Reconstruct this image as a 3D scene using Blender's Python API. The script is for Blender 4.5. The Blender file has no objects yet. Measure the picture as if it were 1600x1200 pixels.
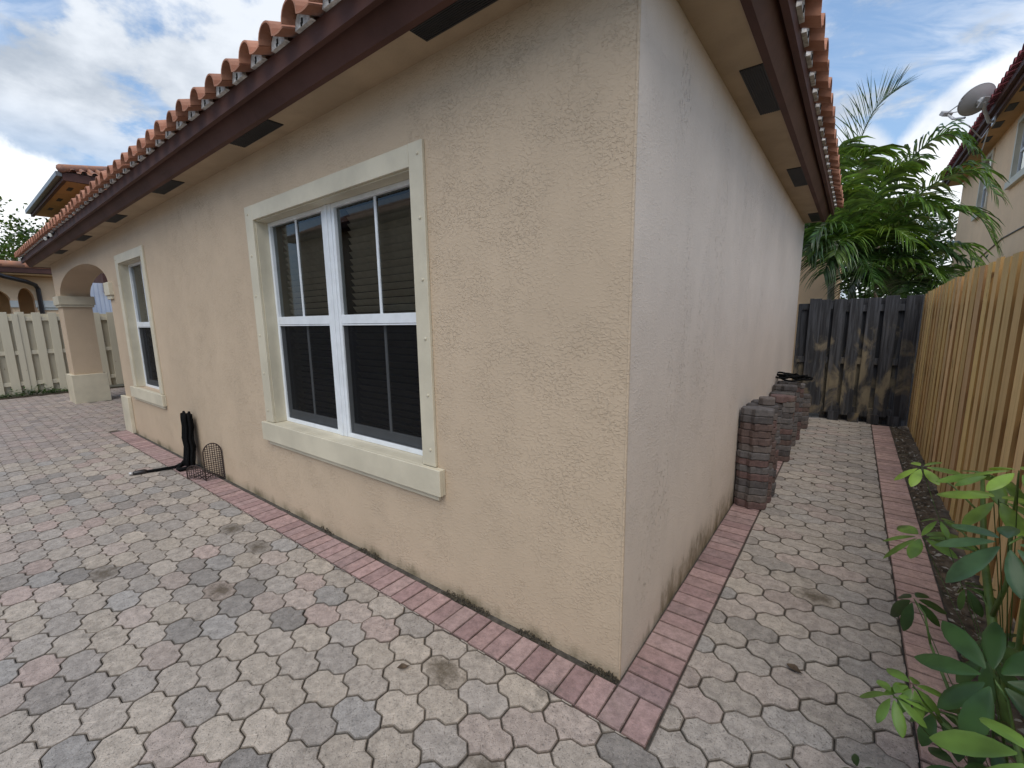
import bpy, bmesh, math, random
from mathutils import Vector, Matrix, noise as mnoise
R = math.radians
rnd = random.Random(7)
sc = bpy.context.scene
col = sc.collection

# ------------------------------------------------------------------ camera
cam_d = bpy.data.cameras.new('camera'); cam = bpy.data.objects.new('camera', cam_d); col.objects.link(cam)
cam_d.sensor_width = 36.0; cam_d.lens = 692.19 / 1600 * 36
cam_d.shift_x = 0.01305; cam_d.shift_y = 0.00805
cam_d.clip_start = 0.03; cam_d.clip_end = 3000
CAM = Vector((0.67037, -1.65932, 1.57020))
_r = Vector((0.78396995, 0.62053275, -0.01817225)); _u = Vector((-0.0877975, 0.13980489, 0.98627896)); _f = Vector((-0.61455896, 0.77161759, -0.16408405))
_f.normalize(); _r = (_r - _f * _r.dot(_f)).normalized(); _u = _r.cross(_f)
rotm = Matrix((_r, _u, -_f)).transposed()
cam.matrix_world = Matrix.Translation(CAM) @ rotm.to_4x4()
sc.camera = cam

# ------------------------------------------------------------------ exposure, world, sun
sc.view_settings.view_transform = 'Standard'; sc.view_settings.look = 'None'
sc.view_settings.exposure = 0.42; sc.view_settings.gamma = 1.0; sc.view_settings.use_curve_mapping = False
SUN_EL, SUN_AZ = R(54), R(150)            # azimuth measured clockwise from +y
SKY_STRENGTH = 0.1
world = bpy.data.worlds.new('World'); sc.world = world; world.use_nodes = True

class NT:
    """small node helper"""
    def __init__(s, tree): s.t = tree; s.n = tree.nodes; s.l = tree.links
    def add(s, typ, **kw):
        nd = s.n.new(typ)
        for k, v in kw.items(): setattr(nd, k, v)
        return nd
    def put(s, sock, v):
        if hasattr(v, 'links') or isinstance(v, bpy.types.NodeSocket): s.l.new(v, sock)
        else:
            if isinstance(v, (tuple, list)) and len(v) == 3 and sock.type == 'RGBA': v = (*v, 1)
            sock.default_value = v
    def math(s, op, a, b=0.0, c=None, clamp=False):
        nd = s.add('ShaderNodeMath', operation=op, use_clamp=clamp); s.put(nd.inputs[0], a); s.put(nd.inputs[1], b)
        if c is not None: s.put(nd.inputs[2], c)
        return nd.outputs[0]
    def vmath(s, op, a, b=(0, 0, 0)):
        nd = s.add('ShaderNodeVectorMath', operation=op); s.put(nd.inputs[0], a)
        if op == 'SCALE': s.put(nd.inputs[3], b)
        else: s.put(nd.inputs[1], b)
        return nd.outputs['Value'] if op in ('DOT_PRODUCT', 'LENGTH', 'DISTANCE') else nd.outputs[0]
    def noise(s, vec, scale, detail=4, rough=0.55, dist=0.0, out='Fac'):
        nd = s.add('ShaderNodeTexNoise'); s.put(nd.inputs['Vector'], vec); nd.inputs['Scale'].default_value = scale
        nd.inputs['Detail'].default_value = detail; nd.inputs['Roughness'].default_value = rough; nd.inputs['Distortion'].default_value = dist
        return nd.outputs[out]
    def step(s, v, lo, hi, a=0.0, b=1.0):
        nd = s.add('ShaderNodeMapRange', interpolation_type='SMOOTHSTEP'); s.put(nd.inputs[0], v)
        nd.inputs[1].default_value = lo; nd.inputs[2].default_value = hi; nd.inputs[3].default_value = a; nd.inputs[4].default_value = b
        return nd.outputs[0]
    def mix(s, f, a, b, blend='MIX'):
        nd = s.add('ShaderNodeMix', data_type='RGBA', blend_type=blend); s.put(nd.inputs[0], f); s.put(nd.inputs[6], a); s.put(nd.inputs[7], b)
        return nd.outputs[2]
    def sep(s, v):
        nd = s.add('ShaderNodeSeparateXYZ'); s.put(nd.inputs[0], v); return nd.outputs
    def comb(s, x, y, z):
        nd = s.add('ShaderNodeCombineXYZ'); s.put(nd.inputs[0], x); s.put(nd.inputs[1], y); s.put(nd.inputs[2], z); return nd.outputs[0]

def build_world():
    w = NT(world.node_tree); w.n.clear()
    out = w.add('ShaderNodeOutputWorld'); bg = w.add('ShaderNodeBackground')
    w.l.new(bg.outputs[0], out.inputs[0]); bg.inputs[1].default_value = SKY_STRENGTH
    sky = w.add('ShaderNodeTexSky', sky_type='NISHITA'); sky.sun_disc = False
    sky.sun_elevation = SUN_EL; sky.sun_rotation = SUN_AZ; sky.air_density = 1.5; sky.dust_density = 0.8; sky.ozone_density = 2.5
    d = w.vmath('NORMALIZE', w.add('ShaderNodeTexCoord').outputs['Generated'])
    x, y, z = w.sep(d)
    zz = w.math('ADD', w.math('MAXIMUM', z, 0.0), 0.22)
    p = w.comb(w.math('DIVIDE', x, zz), w.math('DIVIDE', y, zz), 0.0)
    # broad broken cloud deck
    n1 = w.noise(p, 1.15, 8, 0.6, 0.25)
    n2 = w.noise(w.vmath('ADD', p, (5.3, 1.7, 0)), 3.3, 7, 0.6)
    dens = w.math('ADD', w.math('MULTIPLY', n1, 0.66), w.math('MULTIPLY', n2, 0.34))
    west = w.step(x, -0.75, -0.2, 1.0, 0.0)                       # the heavier cloud bank lies to the west
    dens = w.math('ADD', dens, w.math('MULTIPLY', west, 0.02))
    deck = w.math('MULTIPLY', w.step(dens, 0.51, 0.57), w.step(z, 0.20, 0.34, 0.25, 1.0))
    # fine rippled high cloud
    rp = w.vmath('MULTIPLY', w.comb(w.math('ADD', w.math('MULTIPLY', p and w.sep(p)[0], 0.8), w.math('MULTIPLY', w.sep(p)[1], 0.5)), w.math('SUBTRACT', w.math('MULTIPLY', w.sep(p)[1], 0.8), w.math('MULTIPLY', w.sep(p)[0], 0.5)), 0), (5.0, 13.0, 1))
    rip = w.noise(rp, 1.0, 5, 0.6, 0.6)
    big = w.noise(w.vmath('ADD', p, (2.1, 9.4, 0)), 0.9, 3, 0.5)
    high = w.math('MULTIPLY', w.step(rip, 0.36, 0.70), w.step(big, 0.34, 0.56))
    high = w.math('MULTIPLY', high, w.step(z, 0.27, 0.36))
    high = w.math('MULTIPLY', high, 0.85)
    # towering cumulus, each with a noisy edge
    cn = w.noise(d, 7.0, 7, 0.62)
    cn2 = w.noise(d, 2.6, 3, 0.5)
    def cumulus(c, r, sq=1.0, amp=0.16):
        c = Vector(c).normalized()
        dv = w.vmath('MULTIPLY', w.vmath('SUBTRACT', d, tuple(c)), (1, 1, sq))
        dist = w.vmath('LENGTH', dv)
        e = w.math('SUBTRACT', dist, w.math('MULTIPLY', w.math('SUBTRACT', cn, 0.5), amp))
        return w.step(e, r - 0.012, r + 0.012, 1.0, 0.0)
    cums = [((0.17, 0.95, 0.165), 0.175, 1.0, 0.07), ((0.06, 0.985, 0.12), 0.12, 1.0, 0.08), ((-0.035, 0.965, 0.235), 0.065, 1.0, 0.05), ((0.3, 0.93, 0.12), 0.2, 1.0, 0.12),
            ((-0.98, 0.115, 0.16), 0.105, 1.0, 0.12), ((-0.98, 0.19, 0.10), 0.085, 1.0, 0.10), ((-0.97, 0.0, 0.11), 0.12, 1.0, 0.12),
            ((0.8, 0.5, 0.12), 0.2, 1.3, 0.15), ((-0.5, -0.85, 0.12), 0.22, 1.3, 0.15), ((0.5, -0.85, 0.1), 0.18, 1.3, 0.15)]
    cm = None
    for c in cums:
        v = cumulus(*c); cm = v if cm is None else w.math('MAXIMUM', cm, v)
    shade = w.noise(w.vmath('ADD', p, (0.35, -0.2, 0.0)), 1.25, 5, 0.5)
    S = 1.0 / SKY_STRENGTH
    white = (0.88 * S, 0.90 * S, 0.92 * S); grey = (0.36 * S, 0.41 * S, 0.48 * S)
    dk = w.mix(w.step(w.math('ADD', w.math('MULTIPLY', shade, 0.6), w.math('MULTIPLY', n2, 0.4)), 0.42, 0.60), grey, (0.66 * S, 0.70 * S, 0.755 * S))
    hi_c = (0.66 * S, 0.71 * S, 0.79 * S)
    cumc = w.mix(w.step(w.math('ADD', w.math('MULTIPLY', cn2, 0.5), w.math('MULTIPLY', w.noise(w.vmath('ADD', d, (0.02, 0.0, -0.04)), 9.0, 6, 0.6), 0.5)), 0.40, 0.58), (0.60 * S, 0.65 * S, 0.72 * S), white)
    c = w.mix(1.0, sky.outputs[0], (0.95, 1.0, 1.08), 'MULTIPLY')
    haze_f = w.step(z, -0.02, 0.5, 0.55, 0.30)
    c = w.mix(haze_f, c, (0.30 * S, 0.47 * S, 0.76 * S))
    c = w.mix(high, c, hi_c)
    c = w.mix(deck, c, dk)
    c = w.mix(cm, c, cumc)
    w.l.new(c, bg.inputs[0])
build_world()

sun_d = bpy.data.lights.new('sun', 'SUN'); sun = bpy.data.objects.new('sun', sun_d); col.objects.link(sun)
sun_d.energy = 1.5; sun_d.angle = R(45); sun_d.color = (1.0, 0.945, 0.85)
sdir = Vector((math.sin(SUN_AZ) * math.cos(SUN_EL), math.cos(SUN_AZ) * math.cos(SUN_EL), math.sin(SUN_EL)))
sun.rotation_euler = sdir.to_track_quat('Z', 'Y').to_euler(); sun.location = (0, 0, 30)

# ------------------------------------------------------------------ materials
def new_mat(name):
    m = bpy.data.materials.new(name); m.use_nodes = True
    n = NT(m.node_tree); b = m.node_tree.nodes['Principled BSDF']
    return m, n, b
def pos(n): return n.add('ShaderNodeNewGeometry').outputs['Position']
def bump(n, b, h, strength, dist):
    nd = n.add('ShaderNodeBump'); n.put(nd.inputs['Height'], h); nd.inputs['Strength'].default_value = strength; nd.inputs['Distance'].default_value = dist
    n.l.new(nd.outputs[0], b.inputs['Normal']); return nd

def mat_plain(name, c, rough=0.6, var=0.12, scale=6.0, bumps=0.0, bscale=60, metal=0.0, spec=0.5):
    m, n, b = new_mat(name); P = pos(n)
    v = n.noise(P, scale, 5, 0.6)
    f = n.step(v, 0.3, 0.7, 1 - var, 1 + var)
    n.put(b.inputs['Base Color'], n.mix(1.0, c, n.comb(f, f, f), 'MULTIPLY'))
    b.inputs['Roughness'].default_value = rough; b.inputs['Metallic'].default_value = metal; b.inputs['Specular IOR Level'].default_value = spec
    if bumps: bump(n, b, n.noise(P, bscale, 4, 0.6), bumps, 0.01)
    return m

def mat_stucco(name, c, lump=1.0, pits=0.0, foot=0.08, streak=False):
    m, n, b = new_mat(name); P = pos(n)
    x, y, z = n.sep(P)
    v = n.noise(P, 0.9, 5, 0.6); v2 = n.noise(P, 7.0, 4, 0.6)
    f = n.math('ADD', n.step(v, 0.3, 0.7, 0.94, 1.05), n.math('MULTIPLY', n.math('SUBTRACT', v2, 0.5), 0.10))
    colr = n.mix(1.0, c, n.comb(f, f, f), 'MULTIPLY')
    # faint run-off streaks
    sv = n.noise(n.vmath('MULTIPLY', P, (9, 9, 0.7)), 1.0, 4, 0.6)
    colr = n.mix(n.step(sv, 0.55, 0.8, 0.0, 0.05), colr, (c[0] * 0.62, c[1] * 0.6, c[2] * 0.58))
    # mildew along the foot of the wall
    rag = n.noise(n.vmath('MULTIPLY', P, (14, 14, 3.5)), 1.0, 6, 0.7)
    edge = n.math('ADD', z, n.math('MULTIPLY', n.math('SUBTRACT', rag, 0.5), -0.12 if not streak else -0.2))
    foot_m = n.math('MULTIPLY', n.step(edge, 0.0, foot, 0.85, 0.0), n.step(n.noise(n.vmath('MULTIPLY', P, (1, 1, 0)), 2.7, 4, 0.6), 0.44, 0.62, 0.12, 1.0))
    colr = n.mix(foot_m, colr, (0.16, 0.13, 0.075))
    if streak:
        st = n.noise(n.vmath('MULTIPLY', P, (9, 9, 4.0)), 1.0, 8, 0.75)
        zone = n.math('MULTIPLY', n.step(z, 0.0, 0.30, 1.0, 0.0), n.math('MULTIPLY', n.step(y, 0.35, 0.7), n.step(y, 2.1, 2.7, 1.0, 0.0)))
        colr = n.mix(n.math('MULTIPLY', n.step(n.math('ADD', st, n.math('MULTIPLY', zone, 0.26)), 0.55, 0.85), n.math('MINIMUM', n.math('MULTIPLY', zone, 2.0), 0.7)), colr, (0.085, 0.062, 0.032))
        colr = n.mix(n.math('MULTIPLY', zone, 0.35), colr, (0.30, 0.24, 0.13))
    n.put(b.inputs['Base Color'], colr); b.inputs['Roughness'].default_value = 0.85; b.inputs['Specular IOR Level'].default_value = 0.25
    # knock-down texture: ragged flattened lumps over a fine sandy grain
    l1 = n.step(n.noise(n.vmath('MULTIPLY', P, (1, 1, 1.5)), 54.0, 4, 0.6, 0.6), 0.48, 0.62)
    where = n.math('MULTIPLY', n.step(n.noise(P, 5.0, 5, 0.65), 0.36, 0.66, 0.25, 1.0), n.step(n.noise(P, 0.8, 3, 0.5), 0.34, 0.60, 0.45, 1.0))
    l2 = n.noise(P, 150.0, 3, 0.65)
    h = n.math('ADD', n.math('MULTIPLY', n.math('MULTIPLY', l1, where), lump), n.math('MULTIPLY', l2, 0.22))
    h = n.math('ADD', h, n.math('MULTIPLY', n.noise(P, 3.0, 3, 0.5), 0.9))
    if pits:
        pit = n.step(n.noise(n.vmath('MULTIPLY', P, (1, 1, 0.45)), 62.0, 3, 0.6, 0.4), 0.58, 0.66)
        pw = n.step(n.noise(n.vmath('MULTIPLY', P, (1, 1, 0.35)), 3.2, 4, 0.6), 0.50, 0.66)
        pit = n.math('MULTIPLY', pit, pw)
        h = n.math('SUBTRACT', h, n.math('MULTIPLY', pit, pits))
    bump(n, b, h, 0.78, 0.0036)
    return m

def tint_source(n, kind):
    if kind == 'object': return n.add('ShaderNodeObjectInfo').outputs['Color']
    a = n.add('ShaderNodeAttribute'); a.attribute_name = 'tint'; return a.outputs['Color']

def mat_paver(name, kind, stain=False, rough=0.82, spk=1.0, edge_tone=1.0, bmp=0.75):
    m, n, b = new_mat(name); P = pos(n)
    t = tint_source(n, kind)
    if edge_tone != 1.0: t = n.mix(1.0, t, (edge_tone, edge_tone * 0.96, edge_tone * 0.9), 'MULTIPLY')
    a = n.noise(P, 21.0, 7, 0.75); f = n.step(a, 0.28, 0.72, 0.70, 1.24)
    c = n.mix(1.0, t, n.comb(f, f, f), 'MULTIPLY')
    s1 = n.noise(P, 210.0, 2, 0.5); c = n.mix(n.step(s1, 0.58, 0.70, 0.0, 0.7 * spk), c, (0.10, 0.095, 0.09))
    s2 = n.noise(n.vmath('ADD', P, (3, 7, 1)), 260.0, 2, 0.5); c = n.mix(n.step(s2, 0.64, 0.74, 0.0, 0.6 * spk), c, (0.62, 0.60, 0.56))
    d1 = n.noise(P, 2.3, 5, 0.65); c = n.mix(n.step(d1, 0.56, 0.76, 0.0, 0.40), c, (0.20, 0.175, 0.135))
    d2 = n.noise(n.vmath('ADD', P, (11, 2, 0)), 5.5, 6, 0.7); c = n.mix(n.step(d2, 0.57, 0.74, 0.0, 0.6), c, (0.11, 0.10, 0.085))
    if stain:
        o = n.add('ShaderNodeTexCoord').outputs['Object']
        r = n.math('ADD', n.vmath('LENGTH', n.vmath('MULTIPLY', o, (0.7, 0.9, 0))), n.math('MULTIPLY', n.math('SUBTRACT', n.noise(P, 17.0, 7, 0.75), 0.5), 0.24))
        c = n.mix(n.step(r, -0.01, 0.125, 0.85, 0.0), c, (0.075, 0.056, 0.033))
    n.put(b.inputs['Base Color'], c); b.inputs['Roughness'].default_value = rough; b.inputs['Specular IOR Level'].default_value = 0.3
    h = n.math('ADD', n.math('MULTIPLY', n.noise(P, 130.0, 4, 0.7), 0.9), n.noise(P, 28.0, 4, 0.6))
    pit = n.step(n.noise(n.vmath('ADD', P, (4, 4, 9)), 85.0, 3, 0.6), 0.60, 0.70); c_pit = n.math('MULTIPLY', pit, 0.5 * spk)
    n.put(b.inputs['Base Color'], n.mix(c_pit, c, (0.12, 0.11, 0.098)))
    h = n.math('SUBTRACT', h, n.math('MULTIPLY', pit, 0.7 * spk))
    bump(n, b, h, bmp, 0.005)
    return m

def mat_wood(name, kind='object', c=(0.5, 0.34, 0.14), axis='z', grain=1.0, rough=0.7, old=False):
    m, n, b = new_mat(name); P = pos(n)
    oi = n.add('ShaderNodeObjectInfo')
    off = n.math('MULTIPLY', oi.outputs['Random'], 37.0)
    Q = n.vmath('ADD', P, n.comb(off, off, off))
    sc_ = (26, 26, 1.3)
    g = n.noise(n.vmath('MULTIPLY', Q, sc_), 1.0, 6, 0.65, 0.6)
    base = n.mix(1.0, c, oi.outputs['Color'], 'MULTIPLY') if kind == 'object' else c
    dark = (c[0] * 0.52, c[1] * 0.44, c[2] * 0.36)
    colr = n.mix(n.step(g, 0.42, 0.75, 0.0, 0.55 * grain), base, dark)
    kn = n.noise(n.vmath('MULTIPLY', Q, (11, 11, 5)), 1.0, 3, 0.5); colr = n.mix(n.step(kn, 0.70, 0.76, 0.0, 0.8), colr, (c[0] * 0.22, c[1] * 0.16, c[2] * 0.12))
    if old:
        z = n.sep(P)[2]
        bl = n.noise(n.vmath('MULTIPLY', P, (4.5, 4.5, 2.6)), 1.0, 5, 0.6, 0.7)
        bl = n.math('ADD', bl, n.math('MULTIPLY', n.math('ABSOLUTE', n.math('SUBTRACT', z, 0.58)), 0.26))
        colr = n.mix(n.step(bl, 0.42, 0.64), colr, n.mix(n.step(g, 0.4, 0.7), (0.026, 0.026, 0.029), (0.080, 0.082, 0.092)))
    n.put(b.inputs['Base Color'], colr); b.inputs['Roughness'].default_value = rough; b.inputs['Specular IOR Level'].default_value = 0.3
    bump(n, b, g, 0.35, 0.004)
    return m

def mat_leaf(name, c, kind=None, rough=0.35, trans=0.25, spec=0.5, each=False):
    m, n, b = new_mat(name); P = pos(n)
    v = n.noise(P, 9.0, 3, 0.5); f = n.step(v, 0.3, 0.7, 0.62, 1.35)
    base = tint_source(n, kind) if kind else c
    if each: base = n.mix(1.0, base, tint_source(n, 'attr'), 'MULTIPLY')
    cc = n.mix(1.0, base, n.comb(f, f, f), 'MULTIPLY')
    n.put(b.inputs['Base Color'], cc); b.inputs['Roughness'].default_value = rough; b.inputs['Specular IOR Level'].default_value = spec
    tr = n.add('ShaderNodeBsdfTranslucent'); n.put(tr.inputs[0], n.mix(1.0, cc, (1.5, 1.5, 0.6), 'MULTIPLY'))
    mx = n.add('ShaderNodeMixShader'); mx.inputs[0].default_value = trans
    out = [k for k in n.n if k.type == 'OUTPUT_MATERIAL'][0]
    n.l.new(b.outputs[0], mx.inputs[1]); n.l.new(tr.outputs[0], mx.inputs[2]); n.l.new(mx.outputs[0], out.inputs[0])
    return m

def mat_glass(name, clear=0.5, tint=(0.72, 0.75, 0.72)):
    m, n, b = new_mat(name); n.n.remove(b)
    out = [k for k in n.n if k.type == 'OUTPUT_MATERIAL'][0]
    gl = n.add('ShaderNodeBsdfGlossy'); gl.inputs['Roughness'].default_value = 0.02; n.put(gl.inputs[0], (0.9, 0.92, 0.93))
    tr = n.add('ShaderNodeBsdfTransparent'); n.put(tr.inputs[0], tint)
    fr = n.add('ShaderNodeFresnel'); fr.inputs[0].default_value = 1.45
    mx = n.add('ShaderNodeMixShader'); n.l.new(fr.outputs[0], mx.inputs[0]); n.l.new(tr.outputs[0], mx.inputs[1]); n.l.new(gl.outputs[0], mx.inputs[2])
    n.l.new(mx.outputs[0], out.inputs[0]); return m

def mat_screen(name):
    m, n, b = new_mat(name)
    out = [k for k in n.n if k.type == 'OUTPUT_MATERIAL'][0]
    n.put(b.inputs['Base Color'], (0.009, 0.009, 0.010)); b.inputs['Specular IOR Level'].default_value = 0.1; b.inputs['Roughness'].default_value = 0.8
    tr = n.add('ShaderNodeBsdfTransparent'); mx = n.add('ShaderNodeMixShader'); mx.inputs[0].default_value = 0.7
    n.l.new(tr.outputs[0], mx.inputs[1]); n.l.new(b.outputs[0], mx.inputs[2]); n.l.new(mx.outputs[0], out.inputs[0]); return m

def mat_tile(name, c, c2):
    m, n, b = new_mat(name); P = pos(n); oi = n.add('ShaderNodeObjectInfo')
    v = n.noise(P, 5.0, 5, 0.65); base = n.mix(n.step(v, 0.35, 0.7), c, c2)
    f = n.math('ADD', 0.8, n.math('MULTIPLY', oi.outputs['Random'], 0.4))
    cc = n.mix(1.0, base, n.comb(f, f, f), 'MULTIPLY')
    d = n.noise(P, 18.0, 5, 0.7); cc = n.mix(n.step(d, 0.58, 0.78, 0.0, 0.6), cc, (0.10, 0.075, 0.06))
    n.put(b.inputs['Base Color'], cc); b.inputs['Roughness'].default_value = 0.75; b.inputs['Specular IOR Level'].default_value = 0.3
    bump(n, b, n.noise(P, 90.0, 4, 0.6), 0.3, 0.004); return m

M = {}
TAN = (0.555, 0.435, 0.313)
M['stucco'] = mat_stucco('tan_stucco', TAN, lump=1.0, foot=0.075)
M['stucco_side'] = mat_stucco('chalky_lightened_stucco', (0.70, 0.605, 0.52), lump=0.55, pits=2.4, foot=0.06, streak=True)  # chalky paint, lightened further to make up for the weaker light on this side
M['soffit'] = mat_plain('soffit_shaded_paint', (0.40, 0.305, 0.205), 0.85, 0.10, 3.0, 0.25, 60)  # wall tan darkened so the colour itself carries the shade under the eaves
M['trim'] = mat_plain('cream_trim', (0.60, 0.545, 0.42), 0.5, 0.10, 2.5, 0.12, 40)
M['fascia'] = mat_plain('brown_fascia', (0.092, 0.044, 0.036), 0.6, 0.2, 2.2, 0.1, 25, spec=0.2)
M['vent'] = mat_plain('dark_vent_screen', (0.022, 0.021, 0.022), 0.6, 0.2, 4.0)
M['tile'] = mat_tile('terracotta', (0.46, 0.225, 0.145), (0.36, 0.16, 0.10))
M['tile_red'] = mat_tile('dark_red_tile', (0.22, 0.055, 0.06), (0.16, 0.045, 0.055))
M['tile_old'] = mat_tile('weathered_tile', (0.40, 0.18, 0.10), (0.25, 0.15, 0.12))
M['mortar'] = mat_plain('white_mortar', (0.64, 0.63, 0.61), 0.9, 0.35, 25.0, 0.5, 60)
M['black'] = mat_plain('black_void', (0.012, 0.011, 0.010), 0.9, 0.1)
M['white'] = mat_plain('white_frame_paint', (0.76, 0.79, 0.82), 0.4, 0.06, 9.0, 0.1, 80)
M['greyrail'] = mat_plain('screened_rail', (0.62, 0.65, 0.68), 0.5, 0.06, 9.0)
M['glass'] = mat_glass('window_glass')
M['screen'] = mat_screen('insect_screen')
M['blind'] = mat_plain('brown_blind', (0.36, 0.29, 0.22), 0.55, 0.1, 20)
M['room'] = mat_plain('dark_room', (0.02, 0.018, 0.016), 0.9, 0.1)
M['paver'] = mat_paver('paver_single', 'object'); M['paver_many'] = mat_paver('paver_many', 'attr'); M['paver_stain'] = mat_paver('paver_stained', 'object', True)
M['paver_edge'] = mat_paver('paver_arris', 'object', edge_tone=0.5); M['paver_many_edge'] = mat_paver('paver_many_arris', 'attr', edge_tone=0.5); M['brick_edge'] = mat_paver('brick_arris', 'object', edge_tone=0.55)
M['loose'] = mat_paver('stacked_paver', 'object', spk=0.25, bmp=0.25); M['brick'] = mat_paver('brick_single', 'object', rough=0.8, spk=0.45)
M['sand'] = mat_plain('joint_sand', (0.075, 0.066, 0.055), 0.95, 0.4, 30.0, 0.6, 120)
M['soil'] = mat_plain('bare_soil', (0.11, 0.085, 0.06), 0.95, 0.45, 9.0, 0.9, 40)
M['ground'] = mat_plain('ground_soil', (0.13, 0.12, 0.08), 0.95, 0.4, 2.0, 0.6, 20)
M['pine'] = mat_wood('new_pine', c=(0.82, 0.62, 0.32), grain=0.9)
M['pine_shaded'] = mat_wood('new_pine_shaded', c=(0.34, 0.17, 0.055))  # darker copy of the pine, shade behind the front boards put into the colour
M['pine_edge_shaded'] = mat_wood('new_pine_edge_shaded', c=(0.42, 0.25, 0.095))  # plank sides coloured dark to paint in their shade
M['oldwood'] = mat_wood('blackened_wood', c=(0.20, 0.165, 0.11), old=True, rough=0.85)
M['painted'] = mat_wood('beige_fence_paint', c=(0.63, 0.58, 0.455), grain=0.25, rough=0.6)
M['peach'] = mat_stucco('peach_stucco', (0.84, 0.60, 0.385), lump=0.4, foot=0.03)
M['orange'] = mat_plain('orange_paint', (0.52, 0.31, 0.145), 0.8, 0.08, 2.0, 0.2, 50)
M['concrete'] = mat_plain('white_band', (0.66, 0.66, 0.62), 0.7, 0.08, 3.0, 0.2, 40)
M['dish'] = mat_plain('dish_grey', (0.40, 0.39, 0.39), 0.5, 0.08, 3.0)
M['metal'] = mat_plain('pale_metal', (0.55, 0.54, 0.53), 0.4, 0.1, 8.0, metal=0.3)
M['rust'] = mat_plain('rusty_iron', (0.032, 0.018, 0.014), 0.7, 0.3, 40.0, 0.3, 90)
M['hose'] = mat_plain('black_hose', (0.007, 0.007, 0.0075), 0.9, 0.3, 60.0, 0.8, 240, spec=0.12)
M['gutter'] = mat_plain('dark_gutter', (0.022, 0.018, 0.018), 0.35, 0.15, 3.0)
M['greygut'] = mat_plain('grey_gutter', (0.14, 0.145, 0.15), 0.35, 0.15, 3.0)
M['whitemetal'] = mat_plain('white_metal_sheet', (0.62, 0.67, 0.78), 0.5, 0.05, 3.0)
M['bark'] = mat_plain('bark', (0.14, 0.11, 0.08), 0.9, 0.3, 14.0, 0.7, 40)
M['palm_trunk'] = mat_plain('palm_trunk', (0.22, 0.21, 0.16), 0.8, 0.25, 9.0, 0.5, 30)
M['frond'] = mat_leaf('palm_leaflet', None, 'object', 0.30, 0.30, 0.7, True)
M['leaf'] = mat_leaf('umbrella_leaf', None, 'object', 0.38, 0.2, 0.4)
M['stem'] = mat_plain('green_stem', (0.10, 0.17, 0.04), 0.5, 0.25, 20)
M['crown_a'] = mat_leaf('tree_leaf', (0.075, 0.135, 0.030), None, 0.5, 0.3, 0.3)
M['crown_b'] = mat_leaf('tree_leaf_dark', (0.045, 0.085, 0.025), None, 0.5, 0.3, 0.3)
M['weed'] = mat_leaf('weed_leaf', (0.05, 0.10, 0.025), None, 0.5, 0.25, 0.3)
M['litter'] = mat_paver('leaf_litter', 'attr', rough=0.9, spk=0.3)
M['deadleaf'] = mat_plain('dead_leaf_brown', (0.075, 0.05, 0.03), 0.8, 0.4, 40)
M['moss'] = mat_plain('mossy_dirt', (0.075, 0.062, 0.042), 0.95, 0.5, 60, 0.8, 150)
M['interior_wall'] = mat_plain('porch_paint', (0.50, 0.39, 0.27), 0.85, 0.06, 2.0)

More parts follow.
